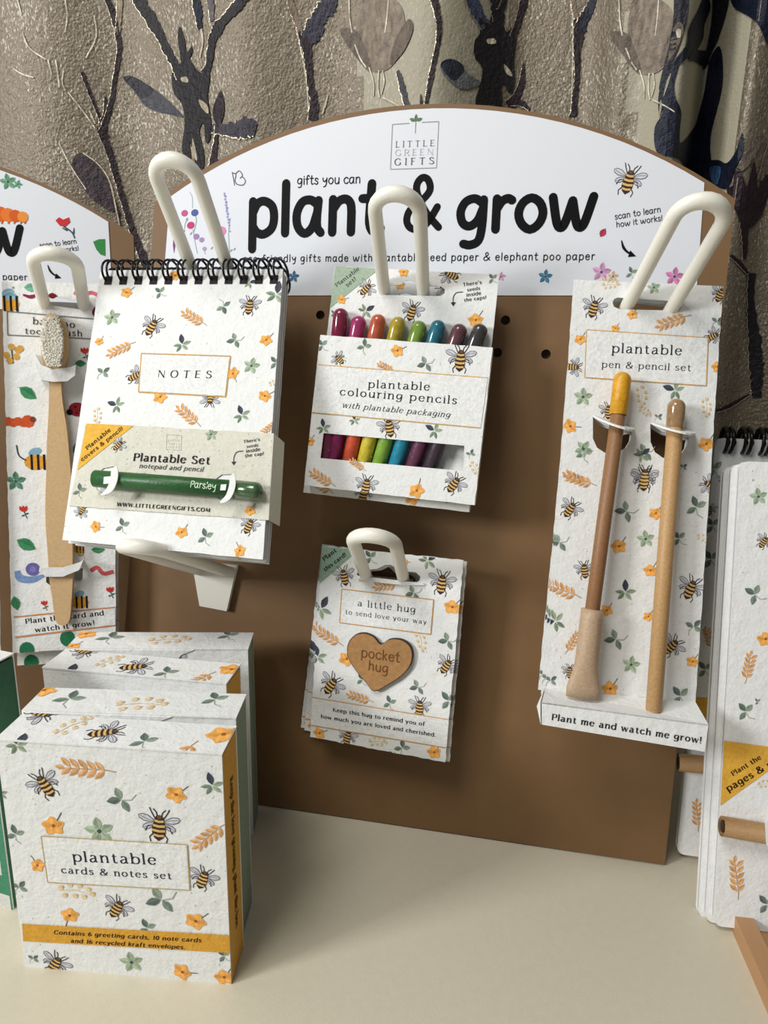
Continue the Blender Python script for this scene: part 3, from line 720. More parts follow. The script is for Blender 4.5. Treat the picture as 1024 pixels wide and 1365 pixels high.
# its own little pictures on the header
P = Print(LB, 0, z0=.00052); P.cv = crop(0, 180, 4.55)
P.star(50, 285, 110, 0, (112, 168, 130)); P.star(110, 300, 60, 30, (120, 176, 140))
for i, x in enumerate((0, 50, 95, 140)): k_ = P.scale(x, 480); P.disc(P.P(x, 480+i*6), (48-i*5)*k_, ((214, 98, 40), (220, 120, 48), (206, 92, 36), (226, 142, 60))[i], 2+i, 12)
for x in (20, 60, 95, 135, 160): P.pline([(x, 515), (x-8, 540)], 10, (196, 96, 40), 2)
P.ppoly([(338, 520), (360, 500), (385, 515), (420, 500), (428, 530), (400, 556), (365, 552)], (196, 52, 56), 3)
P.pline([(385, 556), (410, 570), (440, 595), (455, 628)], 8, (40, 78, 84), 3, True); P.pline([(450, 565), (448, 600)], [4, 12], (40, 84, 92), 3); P.pline([(378, 565), (410, 580)], [4, 12], (40, 84, 92), 3)
P.ppoly([(566, 648), (600, 634), (638, 632), (640, 735), (610, 725), (585, 695)], (58, 132, 72), 3)
# these join the header's mesh
mbx = MB(); P.emit(mbx, lambda u, v, h: (u, v, h), 'sign_ink'); o = mbx.build('header_pictures'); o.parent = dl; o['label'] = 'coloured leaf, caterpillar and tulip pictures'

# ================================================================== hooks
def display_hook(fr, base, wb, apex, wt, label, gap=.0205, rad=.0033, tab=True, sag=0, ffr=None):
    t = thing('display_hook', label, 'hook', None, 'looped pegs on the display boards')
    g_ = ffr or fr; A = fr.loc(g_.p3(*base, wb)); T_ = fr.loc(g_.p3(*apex, wt)); d = T_-A
    B0 = A-d*(A[2]-.0048)/d[2]; L = np.linalg.norm(T_-B0); d = (T_-B0)/L
    o = A*V(1, 1, 0); t.matrix_world = Frame(fr.to(*o), fr.ex, fr.n).mw()
    ac = V(1, 0, 0)-d*d[0]; ac /= np.linalg.norm(ac); r = gap/2
    path = []
    for s in np.linspace(0, 1, 8): path.append(B0-ac*r+d*(L-r)*s+V(0, 1, 0)*sag*math.sin(math.pi*s))
    for k in range(1, 12): a = math.pi*k/12; path.append(B0+d*(L-r)-ac*r*math.cos(a)+d*r*math.sin(a))
    for s in np.linspace(1, 0, 8): path.append(B0+ac*r+d*(L-r)*s+V(0, 1, 0)*sag*math.sin(math.pi*s))
    mb = MB(); n = len(path)
    R = [rad*(1+.12*math.exp(-((i-n/2)/3)**2)) for i in range(n)]
    mb.tube([p-o for p in path], R, 'hook', 14); part(mb, 'wire_loop', t, True)
    # tapered foot that lies on the board
    b = B0-o
    mb = MB(); mb.slab([(b[0]-.0085, b[1]-.022), (b[0]+.0085, b[1]-.0235), (b[0]+.014, b[1]+.004), (b[0]-.014, b[1]+.004)], .0006, .0036, 'hook')
    f = part(mb, 'foot_plate', t); bv = f.modifiers.new('soft', 'BEVEL'); bv.width = .0009; bv.segments = 2; bv.limit_method = 'ANGLE'
    return t
h1 = display_hook(BOARD, (275, 345), .034, (227, 213), .078, 'cream plastic hook loop above the spiral notepad, leaning left')
h2 = display_hook(BOARD, (537.5, 380), .021, (528, 258), .070, 'cream plastic hook loop through the colouring pencil box')
h3 = display_hook(BOARD, (866, 409), .020, (945, 268), .068, 'cream plastic hook loop through the pen and pencil card, leaning right')
h4 = display_hook(BOARD, (512, 767), .020, (496, 714), .070, 'short cream hook loop through the pocket hug card')
h5 = display_hook(BOARD, (272, 757), .016, (178, 728), .086, 'cream hook with foot plate showing below the spiral notepad')

# ================================================================== small builders
def cyl(mb, A, B, r, m, seg=18, col=(1, 1, 1), r2=None, dome=None):
    A, B = np.array(A, float), np.array(B, float); d = (B-A)/np.linalg.norm(B-A)
    if dome is None: mb.tube([A, A+d*.0003, B-d*.0003, B], [r*.9, r, r2 or r, (r2 or r)*.9], m, seg, True, col=col)
    else:
        pts = [A, A+d*.0003]; R = [r*.92, r]
        for k in range(7):
            a = math.pi/2*k/6; pts.append(B-d*dome+d*dome*math.sin(a)); R.append(max(r*math.cos(a), r*.06))
        mb.tube(pts, R, m, seg, True, col=col)

# ================================================================== spiral notepads
NP = card_frame((134, 360), (377, 358), .036, 17, 1)
W_, H_ = NP.p2(377, 358)[0], -(NP.p2(83, 720)[1]+NP.p2(351, 746)[1])/2
c5 = crop(80, 320, 2.731)
pt = lambda x, y: tuple(NP.p2(*c5(x, y)))
CORN = [pt(8, 1092), pt(738, 1163), pt(812, 106), pt(148, 110)]
def notepad(label, full):
    t = thing('spiral_notepad', label, 'notepad', NP.mw(), 'spiral notepads on the left hook')
    P = Print(NP, 0, c5, CORN)
    u0, u1, v0, v1 = min(p[0] for p in CORN), max(p[0] for p in CORN), min(p[1] for p in CORN), max(p[1] for p in CORN)
    P.flecks(u0, v0, u1, v1, 120)
    if full:
        P.many('b 335 315 96 25;b 690 240 88 4;b 275 495 80 60;b 548 575 80 180;b 80 985 60 200;b 688 1040 84 20;f 242 192 46 20;f 750 365 50 10;f 630 485 50 120;f 365 572 56 0;f 745 568 52 30;f 130 1043 46 60;f 443 1065 50 0;f 655 1132 50 -60;f 418 130 44 0;f 143 370 34 0;'
               'w 218 398 84 -25;w 485 283 84 30;w 465 638 92 38;w 760 685 60 -40;v 135 640 60 90;v 780 520 40 0;l 365 190 50 -10;l 595 243 58 200;l 637 365 62 -60;l 158 482 54 90;l 228 1040 60 20;l 530 1080 66 20;l 75 912 40 20;l 785 445 54 0;s 190 282 64 0;s 697 458 66 20;p 445 378 70 0;p 205 600 66 -60;p 662 635 70 -10;p 790 195 90 20;p 690 155 50 90;p 690 750 30 0')
        P.frame([(297, 413), (621, 423), (604, 571), (286, 554)], 3.4, (206, 160, 84), 5)
        P.ppoly([(299, 416), (618, 426), (601, 568), (289, 551)], (228, 229, 226), 4)
        P.text('NOTES', (355, 500), (552, 503), (50, 52, 58), 'serif', 8.5, 36, lay=6)
    # punched square holes under the rings
    us = [pt(x, 140)[0] for x in np.linspace(178, 780, 12)]
    for u in us:
        P.poly([(u-.0021, -.0085), (u+.0021, -.0085), (u+.0021, -.0038), (u-.0021, -.0038)], (46, 40, 44), 5)
    mb = MB(); mb.slab(wobble(CORN, .00012), -.0007, 0, 'paper'); P.emit(mb, lambda u, v, h: (u, v, h)); part(mb, 'front_cover', t)
    ins = [(p[0]*.994+.0002, p[1]*.992-.0004) for p in CORN]
    mb = MB(); mb.slab(ins, -.0062, -.0008, 'pages'); part(mb, 'page_block', t, label='grey-white page edges')
    mb = MB(); mb.slab(wobble(CORN, .0001, 4), -.007, -.0063, 'paper'); part(mb, 'back_cover', t)
    for u in us:
        mb = MB()
        for du in (-.0013, .0013):
            pts = []
            for k in range(20):
                a = 2*math.pi*k/20; q = V(-.0004-.0064*math.cos(a), -.0030-.0062*math.sin(-a))
                pts.append((u+du+.0018*(1-math.sin(a))/1.0-.001, -q[0]*0+(-.0004-.0066*math.cos(a)), -.003+.0072*math.sin(a)))
            mb.tube(pts, .00062, 'black', 6, False, True)
        part(mb, 'wire_ring', t, True)
    return t
np1 = notepad('white seed paper notepad with bees, flowers and NOTES box, held by wire rings', True)
c_ = NP.to(0, 0, -.0073)
fr2 = Frame(NP.to(-.0014, -.0004, -.0076), NP.ex, NP.n)
dup(np1, fr2.mw(), 'second spiral notepad pressed behind the front one, only its page edges showing')
# belly band, wrapped round the two pads, a thing that slides off
bt = [pt(36, 968), pt(758, 1020), pt(777, 705), pt(96, 668)]
bb = thing('belly_band', 'pale paper band reading Plantable Set around the lower part of the notepad', 'paper band', NP.mw())
P = Print(NP, .0006, c5, bt, z0=.00016); P.flecks(min(p[0] for p in bt), bt[0][1]-.004, max(p[0] for p in bt), bt[3][1], 260, 5)
P.ppoly([(97, 669), (272, 673), (64, 838)], (226, 176, 72), 1)
P.text('Plantable', (100, 765), (186, 695), (84, 62, 30), 'serif', 12, 7, lay=6); P.text('covers & pencil!', (82, 806), (231, 690), (84, 62, 30), 'serif', 12, 7, lay=6)
P.many('b 213 747 62 40;s 550 708 50 0;f 692 985 44 0;l 72 912 54 30;l 520 760 1 0')
g = (206, 205, 196)
P.frame([(388, 708), (442, 711), (440, 765), (386, 762)], 2, g, 4)
P.text('LITTLE', (394, 731), (436, 733), g, 'serif', 8, 20); P.text('GREEN', (394, 744), (436, 746), g, 'serif', 8, 20); P.text('GIFTS', (393, 757), (435, 759), g, 'serif', 8, 20)
P.text('Plantable Set', (266, 803), (545, 816), (44, 40, 42), 'serif', 10, 6)
P.text('notepad and pencil', (288, 829), (520, 843), (92, 90, 92), 'serif', 8, 5, slant=.22)
P.text('WWW.LITTLEGREENGIFTS.COM', (208, 968), (546, 990), (44, 42, 44), 'serif', 12, 8)
for s_, a, b in (("There's", (668, 739), (728, 731)), ('seeds', (680, 757), (722, 751)), ('inside', (678, 774), (729, 767)), ('the cap!', (674, 791), (742, 782))): P.text(s_, a, b, (84, 82, 84), 'serif', 11, 6)
P.pline([(668, 768), (645, 772), (634, 790), (632, 816)], 2.6, (70, 68, 72), 4, True); P.ppoly([(624, 808), (642, 806), (633, 820)], (70, 68, 72), 4)
def holepts(pts): return [pt(*p) for p in pts]
hl = holepts([(203, 824), (160, 832), (132, 856), (124, 884), (138, 912), (166, 927), (182, 926), (196, 905), (208, 880), (212, 850)])
hr = holepts([(632, 853), (590, 855), (564, 874), (556, 905), (566, 934), (592, 950), (606, 946), (622, 925), (634, 895), (638, 868)])
M['band'] = mat('band_paper', (210, 208, 192), .75, bump=PB, var=(700, .05, (1, 1, 1)))
mb = MB(); mb.slab(wobble(bt, .0002, 9), .0002, .0006, 'band', holes=[hl, hr])
P.emit(mb, lambda u, v, h: (u, v, .0006+h))
e1, e2 = bt[1], bt[2]
mb.add([(e1[0], e1[1], .0006), (e2[0], e2[1], .0006), (e2[0]+.0009, e2[1], -.0145), (e1[0]+.0009, e1[1], -.0145), (e1[0]+.0004, e1[1], .0006), (e2[0]+.0004, e2[1], .0006), (e2[0]+.0013, e2[1], -.0145), (e1[0]+.0013, e1[1], -.0145)], [(0, 1, 2, 3), (4, 7, 6, 5), (0, 4, 5, 1), (3, 2, 6, 7)], 'band')
part(mb, 'paper_strip', bb)
for pts, lift in (([(205, 822), (212, 845), (208, 880), (190, 915), (158, 930), (150, 926), (170, 905), (184, 872), (188, 840)], 1), ([(633, 850), (640, 875), (636, 910), (618, 945), (590, 958), (584, 952), (604, 930), (616, 895), (620, 862)], 1)):
    mb = MB(); q = [tuple(p) for p in cr([NP.p2(*c5(*p), .0101) for p in pts], 3, True)[:-1]]; mb.slab(q, .0098, .0104, 'paper')
    part(mb, 'slit_flap', bb, label='white crescent flap over the pencil')
for pts in ([(160, 862), (184, 860), (182, 886), (158, 888)], [(586, 890), (606, 889), (603, 911), (583, 911)]):
    mb = MB(); mb.slab([tuple(NP.p2(*c5(*p), .0099)) for p in pts], .0097, .01, 'paper'); part(mb, 'flap_tab', bb)
# pencil on the band
def on_frame(fr, w, c=ID): return lambda x, y: np.array([*fr.p2(*c(x, y), w), w])
q = on_frame(NP, .0052, c5)
A, Bm, Be = q(126, 868), q(650, 908), q(738, 917)
pe = thing('parsley_pencil', 'dark green pencil lettered Parsley held across the notepad band', 'pencil', NP.mw())
mb = MB(); gcol = lin((28, 84, 32)); cyl(mb, A, Bm, .0042, 'barrel', 20, gcol)
P = Print(NP, .0094, c5); P.text('Parsley', (472, 899), (567, 908), (206, 226, 200), 'hand', 9, 4)
ax2 = (Bm-A)[:2]/np.linalg.norm((Bm-A)[:2]); a0 = NP.p2(*c5(126, 868), .0052)
def oncyl(u, v, h):
    r0 = .0042; dd = (V(u, v)-a0); dp = dd[0]*(-ax2[1])+dd[1]*ax2[0]; return (u, v, .0052+math.sqrt(max(r0*r0-dp*dp, 0))+h)
P.emit(mb, oncyl); part(mb, 'barrel', pe, True)
mb = MB(); cyl(mb, Bm-(Bm-A)*.01, Be, .0044, 'capmat', 20, lin((62, 92, 56)), dome=.0035); part(mb, 'seed_cap', pe, True, 'glossy dark green seed cap with grey tip')

# ================================================================== colouring pencil boxes
TF = card_frame((427, 446), (657, 463), .030, 4, 0)
cA = crop(390, 230, 2.903)
pa = lambda x, y, w=0: tuple(TF.p2(*cA(x, y), w))
tray = [pa(45, 1210), pa(705, 1287), pa(775, 677), pa(108, 628)]
wb_ = -.0088
back = [pa(52, 1205, wb_), pa(700, 1283, wb_), pa(800, 395, wb_), pa(165, 362, wb_)]
back[0] = (tray[0][0]+.0004, tray[0][1]+.0003); back[1] = (tray[1][0]-.0004, tray[1][1]+.0003)
def pencil_box(label):
    t = thing('colouring_pencil_box', label, 'pencil box', TF.mw(), 'boxes of colouring pencils on the middle hook')
    P = Print(TF, wb_, cA, back)
    P.many('b 285 450 82 40;b 612 395 92 -70;b 462 538 100 12;f 430 386 44 0;f 708 572 64 0;p 285 535 70 70;l 775 410 46 0;f 190 492 40 40;l 160 545 30 0')
    P.ppoly([(166, 363), (338, 372), (146, 524)], (160, 178, 156), 1)
    P.text('Plantable', (172, 444), (260, 376), (72, 84, 76), 'serif', 11, 6); P.text('set!', (212, 444), (248, 416), (72, 84, 76), 'serif', 11, 6)
    for s_, a, b in (("There's", (660, 440), (732, 430)), ('seeds', (676, 460), (726, 453)), ('inside', (674, 480), (730, 472)), ('the caps!', (664, 500), (750, 488))): P.text(s_, a, b, (76, 74, 76), 'serif', 11, 6)
    P.pline([(660, 462), (634, 466), (622, 484), (622, 512)], 2.8, (60, 58, 62), 4, True); P.ppoly([(612, 503), (632, 502), (622, 518)], (60, 58, 62), 4)
    slot = [pa(x, y, wb_) for x, y in ((352, 438), (420, 434), (432, 420), (456, 416), (478, 424), (488, 438), (575, 441), (590, 452), (588, 468), (572, 478), (360, 474), (345, 462), (344, 446))]
    mb = MB(); mb.slab(wobble(back, .00015, 3), wb_-.0006, wb_, 'paper', holes=[slot]); P.emit(mb, lambda u, v, h: (u, v, wb_+h)); part(mb, 'back_card', t)
    P = Print(TF, 0, cA, tray); P.flecks(tray[0][0], tray[0][1], tray[1][0], tray[3][1], 90, 3)
    P.many('b 180 722 66 -50;b 650 722 130 0;b 375 985 106 -15;b 285 1212 100 4;b 625 1205 104 30;b 300 1278 60 0;f 405 690 56 30;f 66 1040 44 0;f 480 1232 68 -20;f 455 1280 40 0;w 360 752 60 20;w 112 1182 90 25;w 250 1130 60 30;l 278 672 60 40;l 515 740 70 -70;l 115 668 56 0;p 548 997 74 -50;p 120 985 64 0;v 705 1145 60 60;p 240 957 50 0;l 690 1088 40 60')
    P.ppoly([(99, 744), (756, 795), (728, 988), (72, 928)], (228, 229, 226), 5)
    P.pline([(99, 744), (756, 795)], 3.4, (206, 164, 92), 6); P.pline([(72, 928), (728, 988)], 3.4, (206, 164, 92), 6)
    P.text('plantable', (293, 832), (531, 843), (42, 42, 56), 'serif', 7, 10, lay=8, hscale=.76); P.text('colouring pencils', (183, 861), (636, 896), (42, 42, 56), 'serif', 7, 10, lay=8, hscale=.74)
    P.text('with plantable packaging', (192, 909), (608, 948), (58, 58, 66), 'serif', 7, 7, slant=.25, lay=8)
    win = [pa(108, 1105), pa(662, 1155), pa(665, 1057), pa(120, 1008)]
    mb = MB(); mb.slab(wobble(tray, .00015, 8), -.0006, 0, 'paper', holes=[win]); P.emit(mb, lambda u, v, h: (u, v, h))
    a, b, c2, d2 = tray
    for p, r_ in ((a, b), (b, c2), (d2, a)):     # bottom and two sides of the tray
        p, r_ = V(*p), V(*r_); e = (r_-p)/np.linalg.norm(r_-p); n = V(-e[1], e[0])*.0006
        mb.slab([tuple(p), tuple(r_), tuple(r_+n), tuple(p+n)], -.0088, -.0004, 'paper')
    part(mb, 'front_sleeve', t, label='white sleeve with windows and printed title')
    return t
pb = pencil_box('front box of eight plantable colouring pencils, white card with bees')
nv = [Frame(TF.to(dx, dy, dw), TF.ex, TF.n) for dx, dy, dw in ((-.0030, -.0040, -.0096),)]
dup(pb, nv[0].mw(), 'rear colouring pencil box, lower edge showing just below the front one')
caps = [((455.4, 411), (437, 600), (112, 26, 52), (96, 24, 58)), ((480, 421), (447, 602), (150, 46, 94), (120, 24, 78)), ((506.4, 419), (468, 604), (176, 84, 56), (200, 80, 50)), ((533, 422.5), (488, 605), (160, 142, 44), (198, 180, 54)), ((561.5, 428), (509, 606), (116, 144, 56), (122, 162, 54)), ((587, 427), (531, 608), (36, 104, 120), (22, 128, 154)), ((615.6, 432), (554, 610), (96, 60, 66), (92, 44, 70)), ((643, 432), (577, 612), (58, 56, 56), (56, 42, 54))]
nmc = ['crimson', 'magenta', 'orange-red', 'mustard yellow', 'leaf green', 'teal', 'plum', 'charcoal']
for i, (a, b, cc, bc_) in enumerate(caps):
    w0 = -.0046; A = np.array([*TF.p2(*a, w0), w0]); Bt = np.array([*TF.p2(*b, w0), w0]); d = (Bt-A)/np.linalg.norm(Bt-A)
    Le = min(.083, (A[1]-(tray[0][1]+.0012-(Bt[0]-tray[0][0])*.12))/abs(d[1])-.001)
    A2 = A-d*0.0
    t = thing('colouring_pencil', nmc[i]+' colouring pencil standing in the white box', 'pencil', TF.mw(), 'colouring pencils in the front box')
    mb = MB(); cyl(mb, A2+d*Le, A2+d*.016, .00375, 'barrel', 16, lin(bc_)); part(mb, 'barrel', t, True)
    for s_ in range(3):
        pass
    mb = MB(); cyl(mb, A2+d*.019, A2, .0040, 'capmat', 18, lin(cc), dome=.0036); part(mb, 'seed_cap', t, True)

# ================================================================== pocket hug cards
HF = card_frame((429.5, 727.7), (618, 747), .0205, 0, -5)
cH = crop(380, 690, 3.9)
ph = lambda x, y: tuple(HF.p2(*cH(x, y)))
hc = [ph(130, 1140), ph(833, 1272), ph(928, 222), ph(193, 147)]
def hug_card(label, full=True):
    t = thing('pocket_hug_card', label, 'card', HF.mw(), 'pocket hug cards on the lower hook')
    P = Print(HF, 0, cH, hc); P.flecks(hc[0][0], hc[0][1], hc[1][0]+.005, hc[3][1], 90, 8)
    P.many('b 308 305 130 -15;b 815 340 160 5;b 840 770 130 30;b 240 870 150 30;b 700 985 130 0;b 325 1140 120 10;f 868 465 92 10;f 320 735 90 0;f 178 1120 70 30;f 775 1220 80 0;f 622 228 44 60;w 222 618 130 25;w 520 355 110 -10;w 385 935 110 10;v 705 640 100 80;v 480 1165 90 0;l 445 205 84 0;l 668 392 90 -70;l 845 640 100 -60;l 690 880 90 -70;l 545 962 80 20;l 400 840 70 10;l 610 1195 90 40;l 850 950 110 0;p 190 470 130 40;p 745 222 110 60;p 170 720 110 0;p 120 1190 60 0;l 560 1235 50 0')
    P.ppoly([(194, 148), (362, 166), (366, 184), (168, 354)], (142, 166, 148), 1)
    P.text('Plant', (205, 226), (270, 176), (30, 36, 36), 'serif', 13, 7); P.text('this card!', (210, 280), (320, 196), (30, 36, 36), 'serif', 13, 6)
    P.ppoly([(297, 371), (773, 427), (758, 606), (285, 545)], (228, 229, 226), 5)
    P.frame([(297, 371), (773, 427), (758, 606), (285, 545)], 5, (200, 148, 78), 6)
    P.text('a little hug', (378, 458), (678, 494), (40, 42, 56), 'serif', 6.5, 9, lay=8); P.text('to send love your way', (314, 500), (736, 553), (52, 54, 64), 'serif', 7, 9, lay=8)
    P.ppoly([(143, 934), (852, 1050), (842, 1196), (132, 1077)], (228, 229, 226), 5)
    P.pline([(143, 934), (852, 1050)], 4.4, (200, 148, 78), 6); P.pline([(132, 1077), (842, 1196)], 4.4, (200, 148, 78), 6)
    P.text('Keep this hug to remind you of', (250, 1006), (726, 1082), (30, 30, 32), 'serif', 12, 6, lay=8); P.text('how much you are loved and cherished.', (188, 1040), (784, 1138), (30, 30, 32), 'serif', 12, 6, lay=8)
    slot = [ph(x, y) for x, y in ((372, 292), (392, 276), (480, 266), (520, 246), (548, 244), (572, 258), (588, 276), (680, 284), (704, 306), (700, 326), (680, 340), (600, 332), (380, 306))]
    mb = MB(); mb.slab(wobble(hc, .00025, 5, .003), -.0007, 0, 'paper', holes=[slot]); P.emit(mb, lambda u, v, h: (u, v, h)); part(mb, 'card', t)
    mb = MB(); mb.slab([ph(x, y) for x, y in ((376, 300), (560, 322), (720, 338), (728, 348), (640, 350), (500, 336), (384, 316))], .0003, .0016, 'paper'); part(mb, 'folded_lip', t)
    ho = cr([ph(x, y) for x, y in ((505, 652), (470, 615), (425, 595), (380, 600), (345, 630), (330, 680), (342, 735), (385, 800), (430, 852), (472, 896), (545, 860), (610, 818), (655, 768), (670, 715), (662, 668), (630, 636), (590, 624), (545, 628))], 3, True)[:-1]
    cen = sum(ho)/len(ho); hi = [cen+(p-cen)*.975 for p in ho]
    mb = MB(); mb.slab([tuple(p) for p in ho], .0004, .0026, 'burnt'); mb.slab([tuple(p) for p in hi], .0025, .0029, 'heart', 'burnt')
    P = Print(HF, .0029, cH); P.text('pocket', (394, 722), (596, 752), (112, 74, 40), 'hand', 8, 7); P.text('hug', (432, 790), (536, 808), (112, 74, 40), 'hand', 8, 7)
    P.emit(mb, lambda u, v, h: (u, v, .0029+h)); part(mb, 'wooden_heart', t, label='brown wooden heart engraved pocket hug')
    return t
hg = hug_card('front pocket hug card with brown wooden heart and bees')
def rotated(fr, du, dv, dw, deg):
    a = math.radians(deg); ex = fr.ex*math.cos(a)+fr.ev*math.sin(a); return Frame(fr.to(du, dv, dw), ex, fr.n)
for (du, dv, dw, dg), lb in zip(((.0012, -.0015, -.0041, .2), (-.0032, -.0005, -.0082, -1.9), (-.0046, -.0012, -.0123, -3.2)), ('second pocket hug card, edge showing at the right of the front card', 'third pocket hug card, peeking out at lower left of the front card', 'rearmost pocket hug card, furthest out at lower left')):
    dup(hg, rotated(HF, du, dv, dw, dg).mw(), lb)

# ================================================================== pen and pencil cards
PF = card_frame((765, 372.6), (964, 381.7), .021, 6, 6)
c3 = crop(690, 250, 3.303); c4 = crop(690, 600, 3.252)
p3_ = lambda x, y, w=0: tuple(PF.p2(*c3(x, y), w)); p4_ = lambda x, y, w=0: tuple(PF.p2(*c4(x, y), w))
pc = [p4_(122, 1032), p4_(772, 1092), p3_(905, 435), p3_(248, 405)]
def pen_card_print():
    P = Print(PF, 0, c3, pc); P.flecks(pc[0][0], pc[0][1], pc[1][0], pc[3][1], 160, 11)
    P.many('b 335 530 122 12;b 860 655 90 60;b 245 790 92 90;b 400 985 96 0;b 892 470 100 20;b 560 1275 130 0;f 275 670 56 0;f 505 560 52 0;f 430 620 40 0;f 880 790 60 0;f 830 1130 76 0;f 230 1050 70 60;w 680 590 124 -20;w 250 1275 90 20;v 545 915 90 90;v 830 965 80 90;v 408 428 70 0;v 560 985 60 40;l 880 590 60 90;l 560 1165 90 -70;l 730 1230 40 90;p 690 890 100 -60;s 288 922 90 10;s 600 440 64 0,'.rstrip(',')+';s 290 1150 84 40;l 620 1010 40 90')
    P.ppoly([(304, 627), (838, 662), (830, 873), (296, 836)], (228, 229, 226), 5); P.frame([(304, 627), (838, 662), (830, 873), (296, 836)], 4.2, (206, 160, 90), 6)
    P.text('plantable', (414, 726), (722, 738), (40, 42, 54), 'serif', 7, 8, lay=8); P.text('pen & pencil set', (370, 792), (762, 808), (56, 58, 66), 'serif', 7, 8, lay=8)
    P.cv = c4
    P.many('b 548 130 130 0;b 228 255 112 30;b 835 150 100 -70;b 750 600 136 20;b 668 850 124 40;b 290 520 100 -10;b 225 960 80 0;f 598 275 64 0;f 438 418 74 0;f 575 522 66 0;f 385 695 60 0;f 757 917 60 0;f 400 1035 80 0;f 566 722 50 0;w 190 605 130 20;w 265 130 110 15;w 240 830 90 120;v 805 382 60 30;l 470 265 100 -50;l 775 245 100 20;l 700 382 76 0;l 180 400 90 -70;l 425 820 100 -60;l 765 765 80 80;l 705 1065 100 0;l 145 998 60 90;l 290 12 80 30;s 555 385 84 0;s 492 930 86 15;p 468 612 100 10;p 160 740 110 -90;p 540 20 80 60')
    return P
def pen_card(label, front):
    t = thing('pen_set_card', label, 'card', PF.mw(), 'pen and pencil cards on the right hook')
    P = pen_card_print()
    slot = [p3_(x, y) for x, y in ((440, 484), (700, 500), (716, 512), (722, 528), (712, 542), (450, 536), (424, 524), (418, 505), (426, 490))]
    holes = [slot]
    if True:
        holes.append([p3_(x, y) for x, y in ((332, 1010), (380, 1045), (470, 1080), (505, 1075), (500, 1110), (480, 1145), (440, 1165), (385, 1168), (350, 1145), (332, 1105))])
        holes.append([p3_(x, y) for x, y in ((585, 1040), (640, 1075), (720, 1100), (755, 1098), (750, 1135), (730, 1165), (690, 1190), (640, 1190), (605, 1165), (586, 1120))])
    mb = MB(); mb.slab(wobble(pc, .0002, 6), -.0007, 0, 'paper', holes=holes); P.emit(mb, lambda u, v, h: (u, v, h)); part(mb, 'back_panel', t)
    if front:
        D = .017
        tl, tr, br_, bl_ = [p4_(x, y, D) for x, y in ((105, 1092), (828, 1190), (812, 1308), (106, 1190))]
        a, b = pc[0], pc[1]
        mb = MB()
        mb.add([(*a, 0), (*b, 0), (*tr, D), (*tl, D), (a[0], a[1]-.0007, 0), (b[0], b[1]-.0007, 0), (tr[0], tr[1]-.0007, D), (tl[0], tl[1]-.0007, D)], [(0, 3, 2, 1), (4, 5, 6, 7), (0, 1, 5, 4), (3, 7, 6, 2), (1, 2, 6, 5), (0, 4, 7, 3)], 'paper')
        # slots in the ledge
        part(mb, 'ledge', t)
        mb = MB(); mb.slab([bl_, br_, tr, tl], D-.0007, D, 'paper'); P = Print(PF, D, c4, [bl_, br_, tr, tl]); P.text('Plant me and watch me grow!', (146, 1168), (795, 1270), (34, 34, 38), 'serif', 10, 7)
        P.emit(mb, lambda u, v, h: (u, v, D+h))
        sd = [p4_(62, 1060, D*.1), p4_(66, 1112, D*.1)]
        part(mb, 'front_lip', t, label='white lip printed with a planting message')
        mb = MB(); lp = pc[0]
        mb.add([(lp[0], lp[1], 0), (lp[0], lp[1]+.006, 0), (tl[0], tl[1], D), (bl_[0], bl_[1], D), (lp[0]-.003, lp[1]-.009, 0), (lp[0]+.0006, lp[1], 0), (tl[0]+.0006, tl[1], D)], [(0, 2, 3, 4)], 'paper')
        mb.add([(lp[0]-.0006, lp[1], 0), (tl[0]-.0006, tl[1], D), (bl_[0]-.0006, bl_[1], D), (lp[0]-.0036, lp[1]-.009, 0)], [(0, 3, 2, 1)], 'paper'); part(mb, 'side_gusset', t)
        # ledge cut-outs, printed dark slots are real little recesses: thin dark card below
        for pts in ([(250, 1078), (380, 1088), (392, 1098), (262, 1092)], [(545, 1110), (620, 1128), (628, 1142), (560, 1138)]):
            pass
        # half-round tongues pushed out that carry the pens
        for ctr in (((335, 1002), (430, 1046), (545, 1056)), ((585, 1030), (690, 1075), (812, 1072))):
            (xa, ya), (xm, ym), (xb, yb) = ctr
            a = V(*p3_(xa, ya)); b = V(*p3_(xa+(xb-xa)*.84, yb)); mb = MB(); n = 12; vs = []
            mid = (a+b)/2; half = (b-a)/2
            for k in range(n+1):
                an = math.pi*k/n; q = mid-half*math.cos(an); w_ = .0135*math.sin(an)
                vs.append((q[0], q[1]-.0035*math.sin(an)*1.2, w_+.0002))
            top = len(vs); vs += [(x, y-.0009, w_) for x, y, w_ in vs]
            fs = [tuple(range(top))[::-1], tuple(range(top, 2*top))]+[(i, i+1, top+i+1, top+i) for i in range(top-1)]
            mb.add(vs, fs, 'paper'); part(mb, 'pen_tongue', t, label='white half-round tongue')
    else:
        mb = MB(); a, b = pc[0], pc[1]; mb.slab([(a[0], a[1]-.004), (b[0]-.004, b[1]-.004), (b[0]-.002, b[1]), (a[0], a[1])], -.0007, 0, 'paper'); part(mb, 'lower_fold', t)
    return t
pen_card('front pen and pencil set card with bees, holding two writing tools', True)
bk = pen_card('second pen and pencil card, thin strip showing left of the front card', False)
bk.matrix_world = rotated(PF, .0012, .0, -.0045, -.7).mw()
dup(bk, rotated(PF, .0034, .0010, -.0085, -1.6).mw(), 'rearmost pen and pencil card, a bee showing past the upper right corner')
